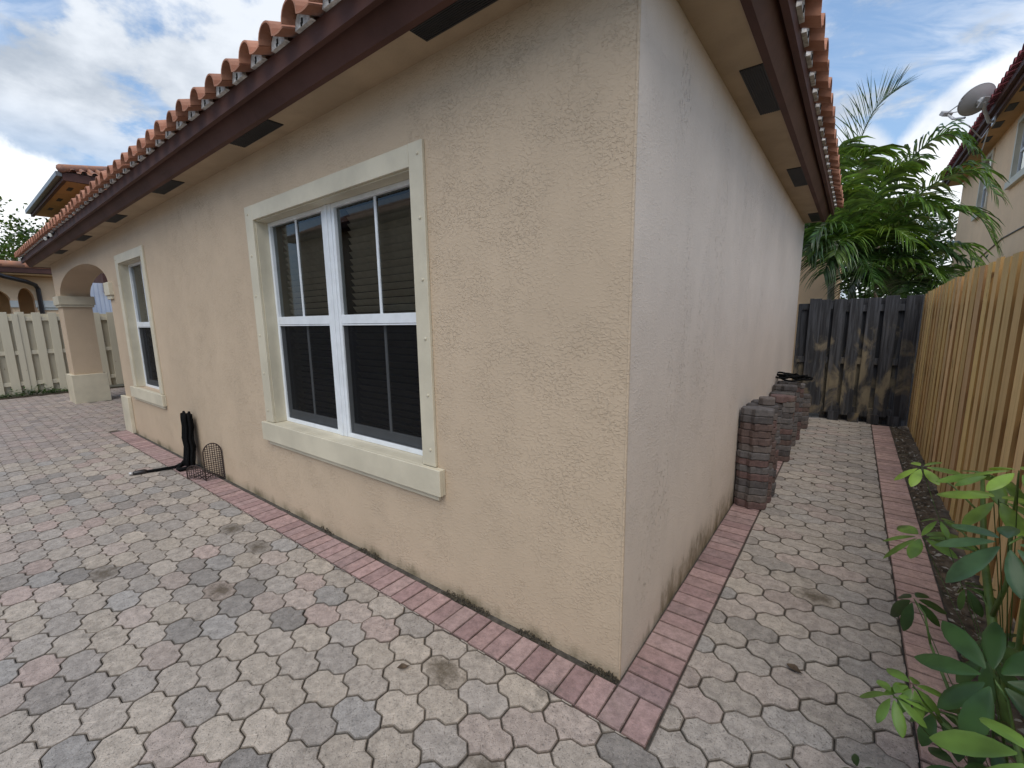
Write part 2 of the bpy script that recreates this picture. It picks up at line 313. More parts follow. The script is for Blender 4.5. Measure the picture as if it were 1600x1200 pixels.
# ------------------------------------------------------------------ mesh helpers
ORG = {}                                  # world origin of each parent
class MB:
    def __init__(s): s.v = []; s.f = []; s.mi = []; s.cur = 0; s.tint = []; s.tc = (1, 1, 1, 1)
    def face(s, idx): s.f.append(idx); s.mi.append(s.cur); s.tint.append(s.tc)
    def add(s, verts, faces):
        o = len(s.v); s.v += [tuple(p) for p in verts]
        for f in faces: s.face([o + i for i in f])
    def box(s, x0, y0, z0, x1, y1, z1):
        x0, x1 = min(x0, x1), max(x0, x1); y0, y1 = min(y0, y1), max(y0, y1); z0, z1 = min(z0, z1), max(z0, z1)
        s.add([(x0, y0, z0), (x1, y0, z0), (x1, y1, z0), (x0, y1, z0), (x0, y0, z1), (x1, y0, z1), (x1, y1, z1), (x0, y1, z1)],
              [(0, 3, 2, 1), (4, 5, 6, 7), (0, 1, 5, 4), (1, 2, 6, 5), (2, 3, 7, 6), (3, 0, 4, 7)])
    def obox(s, c, ax, ay, az):            # centre and three half-axes
        c, ax, ay, az = map(Vector, (c, ax, ay, az))
        vs = [c + sx * ax + sy * ay + sz * az for sz in (-1, 1) for sx, sy in ((-1, -1), (1, -1), (1, 1), (-1, 1))]
        s.add(vs, [(0, 3, 2, 1), (4, 5, 6, 7), (0, 1, 5, 4), (1, 2, 6, 5), (2, 3, 7, 6), (3, 0, 4, 7)])
    def tube(s, pts, r, n=8, cap=True):
        pts = [Vector(p) for p in pts]; rs = r if isinstance(r, (list, tuple)) else [r] * len(pts)
        o = len(s.v); up = None
        for i, p in enumerate(pts):
            t = (pts[min(i + 1, len(pts) - 1)] - pts[max(i - 1, 0)]).normalized()
            if up is None: up = Vector((0, 0, 1)) if abs(t.z) < 0.9 else Vector((1, 0, 0))
            a = t.cross(up)
            if a.length < 1e-4: a = t.cross(Vector((0.3, 1, 0.2)))
            a.normalize(); b = a.cross(t).normalized(); up = b
            for k in range(n):
                an = 2 * math.pi * k / n; s.v.append(tuple(p + (a * math.cos(an) + b * math.sin(an)) * rs[i]))
        for i in range(len(pts) - 1):
            for k in range(n):
                k2 = (k + 1) % n; s.face([o + i * n + k2, o + i * n + k, o + (i + 1) * n + k, o + (i + 1) * n + k2])
        if cap:
            s.face([o + k for k in range(n)]); e = o + (len(pts) - 1) * n; s.face([e + k for k in reversed(range(n))])
    def mesh(s, name, mats, org=(0, 0, 0), smooth=False, bevel=0.0, tint=False):
        me = bpy.data.meshes.new(name); ox, oy, oz = org
        me.from_pydata([(a - ox, b - oy, c - oz) for a, b, c in s.v], [], s.f)
        if not isinstance(mats, (list, tuple)): mats = [mats]
        for m in mats: me.materials.append(m)
        if len(mats) > 1: me.polygons.foreach_set('material_index', s.mi)
        if tint:
            at = me.attributes.new('tint', 'FLOAT_COLOR', 'FACE'); at.data.foreach_set('color', [c for t in s.tint for c in t])
        if bevel:
            bm = bmesh.new(); bm.from_mesh(me)
            bmesh.ops.bevel(bm, geom=bm.edges[:], offset=bevel, segments=1, affect='EDGES', clamp_overlap=True, profile=0.5)
            bm.to_mesh(me); bm.free()
        if smooth: me.polygons.foreach_set('use_smooth', [True] * len(me.polygons))
        me.update(); return me
    def build(s, name, mats, parent=None, **kw):
        org = ORG[parent.name] if parent else (0, 0, 0)
        me = s.mesh(name, mats, org, **kw)
        o = bpy.data.objects.new(name, me); col.objects.link(o)
        if parent: o.parent = parent; ORG[o.name] = org
        else: ORG[o.name] = (0, 0, 0)
        return o

def thing(name, label, cat, loc=(0, 0, 0), group=None):
    o = bpy.data.objects.new(name, None); o.empty_display_size = 0.2; col.objects.link(o); o.location = loc; ORG[o.name] = tuple(loc)
    tag(o, label, cat, group); return o
def tag(o, label=None, cat=None, group=None, kind=None):
    if label: o['label'] = label
    if cat: o['category'] = cat
    if group: o['group'] = group
    if kind: o['kind'] = kind
    return o
def inst(name, me, parent, loc, rot=(0, 0, 0), color=None, scale=None):
    o = bpy.data.objects.new(name, me); col.objects.link(o)
    g = ORG[parent.name] if parent else (0, 0, 0)
    o.location = (loc[0] - g[0], loc[1] - g[1], loc[2] - g[2]); o.rotation_euler = rot
    if scale: o.scale = scale
    if color: o.color = (*color[:3], 1)
    if parent: o.parent = parent
    return o

# ================================================================== GROUND AND PAVING
g = MB(); g.add([(-400, -400, -0.03), (400, -400, -0.03), (400, 400, -0.03), (-400, 400, -0.03)], [(0, 1, 2, 3)])
tag(g.build('ground', M['ground']), 'bare brownish ground around the houses', kind='structure')

patio = bpy.data.objects.new('patio', None); col.objects.link(patio); patio.location = (-2, -0.8, 0); ORG['patio'] = (-2, -0.8, 0)
tag(patio, 'grey and pink interlocking concrete paver patio with brick borders', kind='structure')
b = MB()
b.add([(-14.0, -5, -0.013), (1.195, -5, -0.013), (1.195, 6.9, -0.013), (0.0, 6.9, -0.013), (0, 0.0, -0.013), (-7.83, 0, -0.013), (-7.83, 3.5, -0.013), (-14.0, 3.5, -0.013)], [(0, 1, 2, 3, 4, 5, 6, 7)])
b.build('joint_sand', M['sand'], patio)['kind'] = 'stuff'

def clip(poly, a, bb, c):                 # keep a*x + b*y <= c
    out = []
    for i in range(len(poly)):
        p, q = poly[i], poly[(i + 1) % len(poly)]
        dp, dq = a * p[0] + bb * p[1] - c, a * q[0] + bb * q[1] - c
        if dp <= 0: out.append(p)
        if (dp < 0 < dq) or (dq < 0 < dp):
            t = dp / (dp - dq); out.append((p[0] + (q[0] - p[0]) * t, p[1] + (q[1] - p[1]) * t))
    return out
PX, PY = 0.1163, 0.1259
def octagon(cx, cy):
    w, h, k = PX / 2, 0.0630, 0.034
    return [(cx - w + k, cy - h), (cx + w - k, cy - h), (cx + w, cy - h + k), (cx + w, cy + h - k), (cx + w - k, cy + h), (cx - w + k, cy + h), (cx - w, cy + h - k), (cx - w, cy - h + k)]
def diamond(cx, cy):
    k = 0.034; return [(cx - k, cy), (cx, cy - k), (cx + k, cy), (cx, cy + k)]
def paver_polys(s=0.975):
    P = [octagon(-PX / 2, 0), octagon(PX / 2, 0), diamond(0, 0.0630), diamond(0, -0.0630)]
    return [[(x * (s + 0.004), y * s) for x, y in q] for q in P]
def ekey(p, q): a, b_ = (round(p[0], 4), round(p[1], 4)), (round(q[0], 4), round(q[1], 4)); return (a, b_) if a < b_ else (b_, a)
def inner_edges(polys):
    seen = {}
    for q in polys:
        for i in range(len(q)): k_ = ekey(q[i], q[(i + 1) % len(q)]); seen[k_] = seen.get(k_, 0) + 1
    return {k_ for k_, v_ in seen.items() if v_ > 1}
def add_piece(mb, poly, cx=0, cy=0, z=0.0, depth=0.022, cham=0.0040, drop=0.0020, inner=()):
    n = len(poly)
    if n < 3: return
    mx = sum(p[0] for p in poly) / n; my = sum(p[1] for p in poly) / n
    if max(math.hypot(p[0] - mx, p[1] - my) for p in poly) < 0.012: return
    isin = [ekey(poly[i], poly[(i + 1) % n]) in inner for i in range(n)]
    ln = []                                 # every side moved inwards: a real arris outside, a shallow false joint inside
    for i in range(n):
        (x0, y0), (x1, y1) = poly[i], poly[(i + 1) % n]; L = math.hypot(x1 - x0, y1 - y0) or 1e-9
        nx, ny = -(y1 - y0) / L, (x1 - x0) / L; d_ = 0.0032 if isin[i] else cham; ln.append((nx, ny, nx * x0 + ny * y0 + d_))
    top = []; mid = []; low = []
    for i in range(n):
        (a1, b1, c1), (a2, b2_, c2) = ln[i - 1], ln[i]; det = a1 * b2_ - a2 * b1
        if abs(det) < 0.05: tx, ty = poly[i][0] + (a1 + a2) * 0.5 * cham, poly[i][1] + (b1 + b2_) * 0.5 * cham
        else: tx, ty = (c1 * b2_ - c2 * b1) / det, (a1 * c2 - a2 * c1) / det
        if math.hypot(tx - poly[i][0], ty - poly[i][1]) > 0.018: tx, ty = poly[i][0] + (mx - poly[i][0]) * 0.15, poly[i][1] + (my - poly[i][1]) * 0.15
        both = isin[i - 1] and isin[i]
        top.append((tx + cx, ty + cy, z)); mid.append((poly[i][0] + cx, poly[i][1] + cy, z - (0.0016 if both else drop))); low.append((poly[i][0] + cx, poly[i][1] + cy, z - depth))
    o = len(mb.v); mb.v += top + mid + low; mb.cur = 0; mb.face([o + i for i in range(n)])
    for i in range(n):
        j = (i + 1) % n; mb.cur = 0 if ekey(poly[i], poly[j]) in inner else 1      # darker arrises and joint faces, plain false joints
        mb.face([o + n + i, o + n + j, o + j, o + i]); mb.face([o + 2 * n + i, o + 2 * n + j, o + n + j, o + n + i])
    mb.cur = 0

TINTS = [((0.42, 0.378, 0.332), 9), ((0.445, 0.397, 0.34), 6), ((0.42, 0.362, 0.325), 6), ((0.378, 0.348, 0.317), 8), ((0.36, 0.345, 0.328), 3), ((0.285, 0.268, 0.25), 2), ((0.42, 0.342, 0.31), 3), ((0.335, 0.308, 0.283), 3)]
_tp = [c for c, k in TINTS for _ in range(k)]
def paver_tint(x, y):
    c = rnd.choice(_tp)
    if x > 0.2: c = tuple(0.6 * a + 0.4 * q for a, q in zip(c, (0.49, 0.452, 0.405)))       # the walkway is laid in a more even, paler lot
    elif x < -7 : c = tuple(0.6 * a + 0.4 * q for a, q in zip(c, (0.37, 0.305, 0.288)))
    f = rnd.uniform(0.86, 1.06); return (c[0] * f * 1.01, c[1] * f * 0.975, c[2] * f * 0.955)
BX1, BY0 = 0.210, -0.246                   # outer edges of the brick border
STAINS = [(-2.99, -1.164), (-2.133, -0.82), (-2.517, -0.455), (-2.96, -0.418), (-0.254, -0.664), (0.622, 1.242), (-0.637, -0.465), (0.70, 5.1), (0.6, 4.69)]
base_polys = paver_polys()
full_mb = MB()
for q in base_polys: add_piece(full_mb, q, inner=inner_edges(base_polys))
full_me = full_mb.mesh('paver', [M['paver'], M['paver_edge']]); stain_me = full_mb.mesh('paver_stained', [M['paver_stain'], M['paver_edge']])
cand = []
for i in range(-118, 18):
    for j in range(-36, 64):
        if (i + j) % 2: continue
        x, y = -0.645 + PX * i, -0.693 + PY * j
        if not (-14.0 < x < 1.1 and -4.9 < y < 6.5): continue
        porch = -13.95 < x < -7.9
        cuts = []
        if x > 0.98 and y < 6.5 and x > 1.09: continue
        if x > 0.75: cuts.append((1, 0, 0.985 - x))
        if y > BY0 - 0.11 and not porch:
            if x > BX1 - 0.005 or (x > BX1 - 0.12 and y > BY0 + 0.1): cuts.append((-1, 0, -(BX1 + 0.004) + x)) if y > BY0 - 0.02 else cuts.append((0, 1, BY0 - 0.003 - y)) if x < BX1 else None
            elif y < BY0 + 0.11: cuts.append((0, 1, BY0 - 0.003 - y))
            else: continue
        cuts = [c for c in cuts if c]
        if porch and y > 3.4: continue
        if porch and -11.95 < x < -11.6 and -0.02 < y < 0.5: continue
        polys = base_polys; cut = False
        for a, bb, c in cuts:
            np_ = [clip(q, a, bb, c) for q in polys]
            if np_ != polys: cut = True
            polys = np_
        if sum(len(q) >= 3 for q in polys) == 0: continue
        cand.append((x, y, polys, cut))
def in_view(x, y):
    d = Vector((x, y, 0)) - CAM; zc = d.dot(_f)
    if zc < 0.1: return False
    u = 779.1 + 692.2 * d.dot(_r) / zc; v = 612.9 - 692.2 * d.dot(_u) / zc
    return -30 < u < 1630 and -30 < v < 1235
def persp_area(x, y):
    d = Vector((x, y, 0)) - CAM; return d.z / (d.dot(_f) ** 3) * -1
vis = sorted([c for c in cand if in_view(c[0], c[1])], key=lambda c: -persp_area(c[0], c[1]))
single = vis[:296]; sset = {id(c) for c in single}
rest_mb = MB()
for c in cand:
    x, y, polys, cut = c
    t = paver_tint(x, y); z = rnd.gauss(0, 0.0011)
    st = min(math.hypot(x - a, y - bb) for a, bb in STAINS) < 0.105
    if id(c) in sset:
        if cut:
            mb = MB()
            for q in polys: add_piece(mb, q, inner=inner_edges(polys))
            if not mb.f: continue
            me = mb.mesh('paver', [M['paver'], M['paver_edge']])
        else: me = stain_me if st else full_me
        inst('paver', me, patio, (x + rnd.gauss(0, 0.0007), y + rnd.gauss(0, 0.0007), z), (rnd.gauss(0, 0.005), rnd.gauss(0, 0.005), rnd.gauss(0, 0.006)), t)
    else:
        rest_mb.tc = (*t, 1)
        ie = inner_edges(polys)
        for q in polys: add_piece(rest_mb, q, x, y, z, inner=ie)
rest_mb.build('paver_field', [M['paver_many'], M['paver_many_edge']], patio, tint=True)['kind'] = 'stuff'

# bricks of the borders
def brick_mesh(lx, ly):
    mb = MB(); add_piece(mb, [(-lx / 2, -ly / 2), (lx / 2, -ly / 2), (lx / 2, ly / 2), (-lx / 2, ly / 2)], cham=0.004, drop=0.003, depth=0.03); return mb.mesh('brick', [M['brick'], M['brick_edge']])
brA = brick_mesh(0.0955, 0.199); brB = brick_mesh(0.197, 0.1)
BT = [(0.37, 0.25, 0.24), (0.40, 0.27, 0.255), (0.335, 0.222, 0.215), (0.39, 0.275, 0.26), (0.35, 0.243, 0.235)]
def brick(me, x, y, tints=BT, f=1.0):
    t = rnd.choice(tints); k = rnd.uniform(0.88, 1.1) * f
    inst('brick', me, patio, (x, y, rnd.gauss(0.0, 0.0012)), (rnd.gauss(0, 0.006), rnd.gauss(0, 0.006), rnd.gauss(0, 0.006)), tuple(a * k for a in t))
x = 0.156
while x > -7.85:
    brick(brA, x, -0.143); x -= 0.0995
y = 0.012
while y < 6.4:
    brick(brB, 0.108, y); y += 0.1045
y = -0.9
RT = [(0.53, 0.36, 0.32), (0.50, 0.345, 0.305), (0.48, 0.33, 0.30)]
brC = brick_mesh(0.192, 0.1)
while y < 6.4:
    brick(brC, 1.088, y, RT); y += 0.1045

# soil strip beside the fence, with leaf litter
s = MB(); NX, NY = 6, 170
for j in range(NY + 1):
    for i in range(NX + 1):
        xx = 1.19 + 0.30 * i / NX; yy = -2.0 + 8.6 * j / NY
        s.v.append((xx, yy, -0.02 + 0.035 * mnoise.noise((xx * 9, yy * 9, 0)) + 0.012 * i / NX))
for j in range(NY):
    for i in range(NX):
        a = j * (NX + 1) + i; s.face([a, a + 1, a + NX + 2, a + NX + 1])
tag(s.build('soil_strip', M['soil'], smooth=True), 'bare soil strip between the brick edging and the pine fence', kind='structure')
lt = MB()
for k in range(1500):
    yy = rnd.uniform(-0.5, 6.4); xx = 1.2 + abs(rnd.gauss(0.0, 0.09)) if rnd.random() < 0.7 else rnd.uniform(1.19, 1.37)
    if xx > 1.365: continue
    r = rnd.uniform(0.006, 0.02); a = rnd.uniform(0, 6.28); tl = rnd.uniform(-0.5, 0.5); z0 = 0.006 + 0.035 * mnoise.noise((xx * 9, yy * 9, 0)) * 0.6 + rnd.uniform(0, 0.012)
    u = Vector((math.cos(a), math.sin(a), tl)) * r; w_ = Vector((-math.sin(a), math.cos(a), rnd.uniform(-0.4, 0.4))) * r * rnd.uniform(0.35, 0.8); c = Vector((xx, yy, z0))
    lt.tc = (*rnd.choice([(0.10, 0.07, 0.045), (0.16, 0.12, 0.08), (0.28, 0.25, 0.20), (0.07, 0.055, 0.04), (0.36, 0.34, 0.30)]), 1)
    lt.add([c - u, c - w_ * 0.8 + u * 0.1, c + u, c + w_ + u * 0.1], [(0, 1, 2, 3)])
tag(lt.build('leaf_litter', M['litter'], tint=True), 'dry leaf and twig litter on the soil strip', kind='stuff')
# mossy dirt packed along the foot of the front wall
ms = MB()
for k in range(1500):
    xx = -abs(rnd.gauss(0, 1.3)); yy = rnd.uniform(-0.042, -0.002)
    if xx < -7.5: continue
    dens = mnoise.noise((xx * 5, 1.3, 0))
    if dens < (0.0 if xx > -1.2 else 0.25): continue
    r = rnd.uniform(0.002, 0.0055) * (1 + dens); c = Vector((xx, yy, -0.008 + rnd.uniform(0, 0.016) * (1 + dens)))
    vs = [c + Vector((math.cos(q * 2.094 + k), math.sin(q * 2.094 + k), -0.6)) * r for q in range(3)] + [c + Vector((0, 0, r))]
    ms.add(vs, [(0, 1, 3), (1, 2, 3), (2, 0, 3)])
tag(ms.build('moss', M['moss']), 'dark mossy dirt packed along the foot of the front wall', kind='stuff')

# ================================================================== THE HOUSE
house = thing('house', 'tan stucco house with brown eaves, terracotta tiles and cream window surrounds beside the patio', 'house', (-6, 3, 0))
XL = -12.28; ZT = 2.825; YB = 6.25
WIN = [(-3.03, -1.20, 0.749, 2.354), (-7.09, -6.03, 0.72, 2.385)]
AX0, AX1, AZ, AR = -11.75, -7.83, 2.17, 0.415
def wall_front():
    mb = MB(); acx = (AX0 + AX1) / 2; ah = (AX1 - AX0) / 2
    cuts = [0.0, -0.2, WIN[0][1], WIN[0][0], WIN[1][1], WIN[1][0], -7.6, AX1]
    N = 40
    cuts += [acx + ah * math.cos(math.pi * k / N) for k in range(1, N)] + [AX0, XL]
    def arch(x):
        if x <= AX0 + 1e-6 or x >= AX1 - 1e-6: return AZ
        return AZ + AR * math.sqrt(max(0, 1 - ((x - acx) / ah) ** 2))
    for a, bx in zip(cuts[:-1], cuts[1:]):
        d = 0.2 if bx > -7.65 else 0.45
        segs = [((-0.02, -0.02), (ZT, ZT))]
        for w in WIN:
            if w[0] - 1e-6 <= bx and a <= w[1] + 1e-6: segs = [((-0.02, -0.02), (w[2], w[2])), ((w[3], w[3]), (ZT, ZT))]
        if AX0 - 1e-6 <= bx and a <= AX1 + 1e-6: segs = [((arch(a), arch(bx)), (ZT, ZT))]
        for (l0, l1), (t0, t1) in segs:
            bxb = bx
            ab = a
            if a == 0.0: ab = -0.2
            if a == 0.0:
                mb.add([(a, 0, l0), (bx, 0, l1), (bx, 0, t1), (a, 0, t0)], [(1, 0, 3, 2)])
                continue
            v = [(a, 0, l0), (bx, 0, l1), (bx, 0, t1), (a, 0, t0), (a, d, l0), (bx, d, l1), (bx, d, t1), (a, d, t0)]
            mb.add(v, [(1, 0, 3, 2), (4, 5, 6, 7), (0, 1, 5, 4)])
    # reveals
    for w in WIN:
        for xx in w[:2]: mb.add([(xx, 0, w[2]), (xx, 0.2, w[2]), (xx, 0.2, w[3]), (xx, 0, w[3])], [(0, 1, 2, 3)])
        mb.add([(w[0], 0, w[2]), (w[1], 0, w[2]), (w[1], 0.2, w[2]), (w[0], 0.2, w[2])], [(0, 1, 2, 3)])
    mb.add([(AX1, 0, -0.02), (AX1, 0.45, -0.02), (AX1, 0.45, AZ), (AX1, 0, AZ)], [(0, 1, 2, 3)])
    mb.add([(AX0, 0, -0.02), (AX0, 0.45, -0.02), (AX0, 0.45, AZ), (AX0, 0, AZ)], [(3, 2, 1, 0)])
    mb.add([(XL, 0, -0.02), (XL, 0.45, -0.02), (XL, 0.45, ZT), (XL, 0, ZT)], [(3, 2, 1, 0)])
    return mb
wf = wall_front().build('wall', M['stucco'], house); wf['label'] = 'long tan front wall with windows and arch'
wb = MB()
wb.add([(0, 0, -0.02), (0, YB, -0.02), (0, YB, ZT), (0, 0, ZT), (-0.2, 0.0, -0.02), (-0.2, YB, -0.02), (-0.2, YB, ZT), (-0.2, 0.0, ZT)], [(0, 1, 2, 3), (5, 4, 7, 6), (1, 5, 6, 2)])
o = wb.build('wall', M['stucco_side'], house); o['label'] = 'weathered side wall, its colour lightened for dim light, with mildew at its foot'
# corner bead: a slim smoothed arris where the two walls meet
cb = MB(); cb.tube([(-0.0055, 0.0055, -0.02), (-0.0055, 0.0055, ZT)], 0.0070, 10, False); cb.build('corner_bead', M['stucco'], house, smooth=True)
# rear wing, porch and unseen closing walls
wr = MB(); wr.box(-12.28, 6.45, -0.02, -0.2, 6.65, ZT); wr.box(-7.75, 0.46, -0.02, -7.55, 6.44, ZT); wr.box(-12.28, 3.4, -0.02, -7.76, 3.6, ZT)
wr.build('wall', M['interior_wall'], house)
pc = MB(); pc.box(XL, 0.455, 2.70, -7.76, 3.39, 2.74); pc.build('porch_ceiling', M['interior_wall'], house)
rw = MB(); rw.box(-0.35, 8.6, -0.02, 0.36, 12.0, 2.7); rw.build('rear_wing', M['peach'], house)

# pillar of the arch: cap, plinth ; matching trim at the other springing
def band(mb, x0, x1, y0, y1, z0, z1, lip=True):
    mb.box(x0, y0, z0, x1, y1, z1)
cp = MB(); cp.box(XL - 0.03, -0.05, 2.00, AX0 + 0.05, 0.50, 2.17); cp.box(XL - 0.012, -0.03, 1.955, AX0 + 0.03, 0.48, 1.998); cp.build('pillar_cap', M['trim'], house, bevel=0.004)
pp = MB(); pp.box(XL - 0.04, -0.06, -0.01, AX0 + 0.06, 0.51, 0.585); pp.build('pillar_plinth', M['trim'], house, bevel=0.006)
c2 = MB(); c2.box(AX1 - 0.05, -0.05, 2.00, -7.60, 0.10, 2.18); c2.box(AX1 - 0.03, -0.03, 1.945, -7.62, 0.08, 1.998); c2.build('arch_cap', M['trim'], house, bevel=0.004)
p2 = MB(); p2.box(AX1 - 0.07, -0.05, -0.01, -7.53, -0.001, 0.535); p2.build('arch_plinth', M['trim'], house, bevel=0.005)

# ---- windows
def window(x0, x1, z0, z1, to, zt, sill, units, mid, label, slat_n):
    """x0..x1, z0..z1 the opening; to: outer trim (x0,x1), zt outer top; sill (x0,x1,zb,zt,proj,under)"""
    tr = MB()
    tr.box(to[0], -0.02, z0 + 0.003, x0 + 0.003, -0.0005, zt); tr.box(x1 - 0.003, -0.02, z0 + 0.003, to[1], -0.0005, zt)
    tr.box(x0 + 0.005, -0.0195, z1 - 0.003, x1 - 0.005, -0.0005, zt - 0.001)
    w = tr.build('window', M['trim'], house, bevel=0.0025); w['label'] = label
    li = MB(); li.box(x0 + 0.001, 0.0, z0 + 0.004, x0 + 0.012, 0.13, z1 - 0.001); li.box(x1 - 0.012, 0.0, z0 + 0.004, x1 - 0.001, 0.13, z1 - 0.001); li.box(x0 + 0.013, 0.0, z1 - 0.012, x1 - 0.013, 0.13, z1 - 0.001)
    li.build('jamb', M['trim'], w)
    sl = MB(); sl.box(sill[0], -sill[4], sill[2], sill[1], -0.021, sill[3]); sl.box(x0 + 0.004, -0.0208, sill[3] - 0.06, x1 - 0.004, 0.13, sill[3] - 0.0005)
    sl.box(sill[0] + 0.06, -0.022, sill[2] - 0.038, sill[1] - 0.04, -0.001, sill[2] - 0.001)
    sl.box(sill[0] + 0.002, -0.0205, sill[2] + 0.001, sill[1] - 0.002, -0.0006, sill[3] - 0.002)
    sl.build('sill', M['trim'], w, bevel=0.003)
    fz0 = sill[3] + 0.0005
    for k, (a, bb) in enumerate(units):
        fr = MB(); yf0, yf1 = 0.088, 0.14
        fr.box(a, yf0, fz0, a + 0.028, yf1, z1 - 0.013); fr.box(bb - 0.028, yf0, fz0, bb, yf1, z1 - 0.013)
        fr.box(a + 0.029, yf0, z1 - 0.04, bb - 0.029, yf1, z1 - 0.013); fr.box(a + 0.029, yf0, fz0, bb - 0.029, yf1, fz0 + 0.03)
        fr.box(a + 0.029, yf0 + 0.003, mid - 0.03, bb - 0.029, yf1, mid + 0.03); fr.box(a + 0.029, yf0 + 0.001, mid - 0.042, bb - 0.029, yf0 + 0.02, mid - 0.033)
        fr.build('frame', M['white'], w, bevel=0.002)
        br = MB(); br.box(a + 0.034, 0.12, fz0 + 0.033, bb - 0.034, 0.145, fz0 + 0.095); br.build('sash_rail', M['greyrail'], w, bevel=0.002)
        for zz0, zz1, yy in ((mid + 0.031, z1 - 0.041, 0.112), (fz0 + 0.096, mid - 0.031, 0.132)):
            p = MB(); p.add([(a + 0.03, yy, zz0), (bb - 0.03, yy, zz0), (bb - 0.03, yy, zz1), (a + 0.03, yy, zz1)], [(0, 1, 2, 3)]); p.build('pane', M['glass'], w)
            mu = MB(); c = (a + bb) / 2; mu.box(c - 0.010, yy - 0.009, zz0, c + 0.010, yy - 0.002, zz1); mu.build('muntin', M['white'], w)
        sc_ = MB(); sc_.add([(a + 0.03, 0.1, fz0 + 0.031), (bb - 0.03, 0.1, fz0 + 0.031), (bb - 0.03, 0.1, mid - 0.031), (a + 0.03, 0.1, mid - 0.031)], [(0, 1, 2, 3)]); sc_.build('insect_screen', M['screen'], w)
        zz = z1 - 0.06; sm = None
        while zz > fz0 + 0.05:
            if sm is None:
                q = MB(); L = (bb - a) / 2 - 0.03; t = R(52)
                q.obox((0, 0, 0), (L, 0, 0), (0, 0.024 * math.cos(t), -0.024 * math.sin(t)), (0, 0.0012 * math.sin(t), 0.0012 * math.cos(t))); sm = q.mesh('blind_slat', M['blind'])
            inst('blind_slat', sm, w, ((a + bb) / 2, 0.20, zz), (rnd.gauss(0, 0.03), rnd.gauss(0, 0.002), 0)); zz -= 0.046
    if len(units) == 2:
        mm = MB(); mm.box(units[0][1] + 0.002, 0.082, fz0, units[1][0] - 0.002, 0.142, z1 - 0.013); mm.box(units[0][1] + 0.028, 0.076, fz0 + 0.001, units[1][0] - 0.04, 0.0815, z1 - 0.014)
        mm.build('mullion', M['white'], w, bevel=0.002)
    bk = MB(); bk.box(x0 - 0.15, 0.34, z0 - 0.2, x1 + 0.15, 0.36, z1 + 0.2); bk.build('dark_room', M['room'], w)
    # painted screw heads on the surround
    sw = MB()
    for zz in [z0 + 0.1 + q * (zt - z0 - 0.16) / 5 for q in range(6)]:
        for xx in ((to[0] + x0) / 2 - 0.012, (to[1] + x1) / 2 + 0.016): sw.tube([(xx, -0.0195, zz), (xx, -0.0245, zz), (xx, -0.0265, zz)], [0.0085, 0.008, 0.004], 8)
    sw.build('screw', M['trim'], w)
    return w
window(-3.03, -1.20, 0.749, 2.354, (-3.152, -1.098), 2.462, (-3.185, -1.040, 0.596, 0.75, 0.048, 0), [(-3.017, -2.215), (-2.118, -1.213)], 1.584, 'large double window in a cream surround', 33)
window(-7.09, -6.03, 0.72, 2.385, (-7.21, -5.925), 2.493, (-7.30, -5.88, 0.575, 0.72, 0.045, 0), [(-7.077, -6.043)], 1.58, 'narrower single window in a cream surround', 34)

# ---- eaves: soffit, vents, fascia, drip board
XE, YE = -12.9, 6.2
so = MB(); so.box(XE, -0.199, 2.816, 0.199, -0.0, 2.83); so.box(0.001, 0.0005, 2.816, 0.199, YE, 2.83); so.box(XE, 0.0, 2.816, XL - 0.001, 4.0, 2.83); so.build('soffit', M['soffit'], house)
for (a, bb) in [(-0.955, -0.28), (-2.86, -2.29), (-4.66, -4.10), (-6.52, -5.98), (-8.36, -7.8), (-10.2, -9.65)]:
    v = MB(); v.box(a, -0.199, 2.811, bb, -0.092, 2.8155)
    for q in range(9): v.box(a + 0.004, -0.195 + 0.0112 * q, 2.8075, bb - 0.004, -0.190 + 0.0112 * q, 2.8109)
    v.build('soffit_vent', M['vent'], house)
for (a, bb) in [(1.12, 1.78), (3.18, 3.87), (5.46, 6.1)]:
    v = MB(); v.box(0.09, a, 2.811, 0.199, bb, 2.8155)
    for q in range(9): v.box(0.095 + 0.0112 * q, a + 0.004, 2.8075, 0.100 + 0.0112 * q, bb - 0.004, 2.8109)
    v.build('soffit_vent', M['vent'], house)
f1 = MB()
FP = [(0.201, 2.806), (0.236, 2.806), (0.318, 2.965), (0.283, 2.965)]        # the board leans out with the square-cut rafter tails
f1.add([(0.236 if o_ > 0.2 else o_, -o_, z_) if False else (o_, -o_, z_) for o_, z_ in FP] + [(XE - 0.05, -o_, z_) for o_, z_ in FP], [(0, 4, 5, 1), (1, 5, 6, 2), (2, 6, 7, 3), (3, 7, 4, 0), (4, 7, 6, 5)])
f1.add([(o_, -o_, z_) for o_, z_ in FP] + [(o_, YE, z_) for o_, z_ in FP], [(0, 1, 5, 4), (1, 2, 6, 5), (2, 3, 7, 6), (3, 0, 4, 7), (4, 5, 6, 7)])
f1.box(XE - 0.05, -0.199, 2.806, XE, 4.0, 2.955); f1.build('fascia', M['fascia'], house)
f2 = MB()
def wavy_board(mb, along, x0, x1, out0, out1, z0, z1, n=26):
    for i in range(n):
        a = x0 + (x1 - x0) * i / n; bb = x0 + (x1 - x0) * (i + 1) / n
        wa, wb_ = [0.006 * mnoise.noise((t * 1.1, along, 3.3)) for t in (a, bb)]
        P = []
        for t, w_ in ((a, wa), (bb, wb_)):
            for oo, zz in ((out0, z0 + w_), (out1, z0 + w_), (out1, z1 + w_), (out0, z1 + w_)):
                P.append((t, -oo, zz) if along == 0 else (oo, t, zz))
        q = [(0, 1, 5, 4), (1, 2, 6, 5), (2, 3, 7, 6), (3, 0, 4, 7)]
        if i == 0: q.append((3, 2, 1, 0))
        if i == n - 1: q.append((4, 5, 6, 7))
        mb.add(P, q)
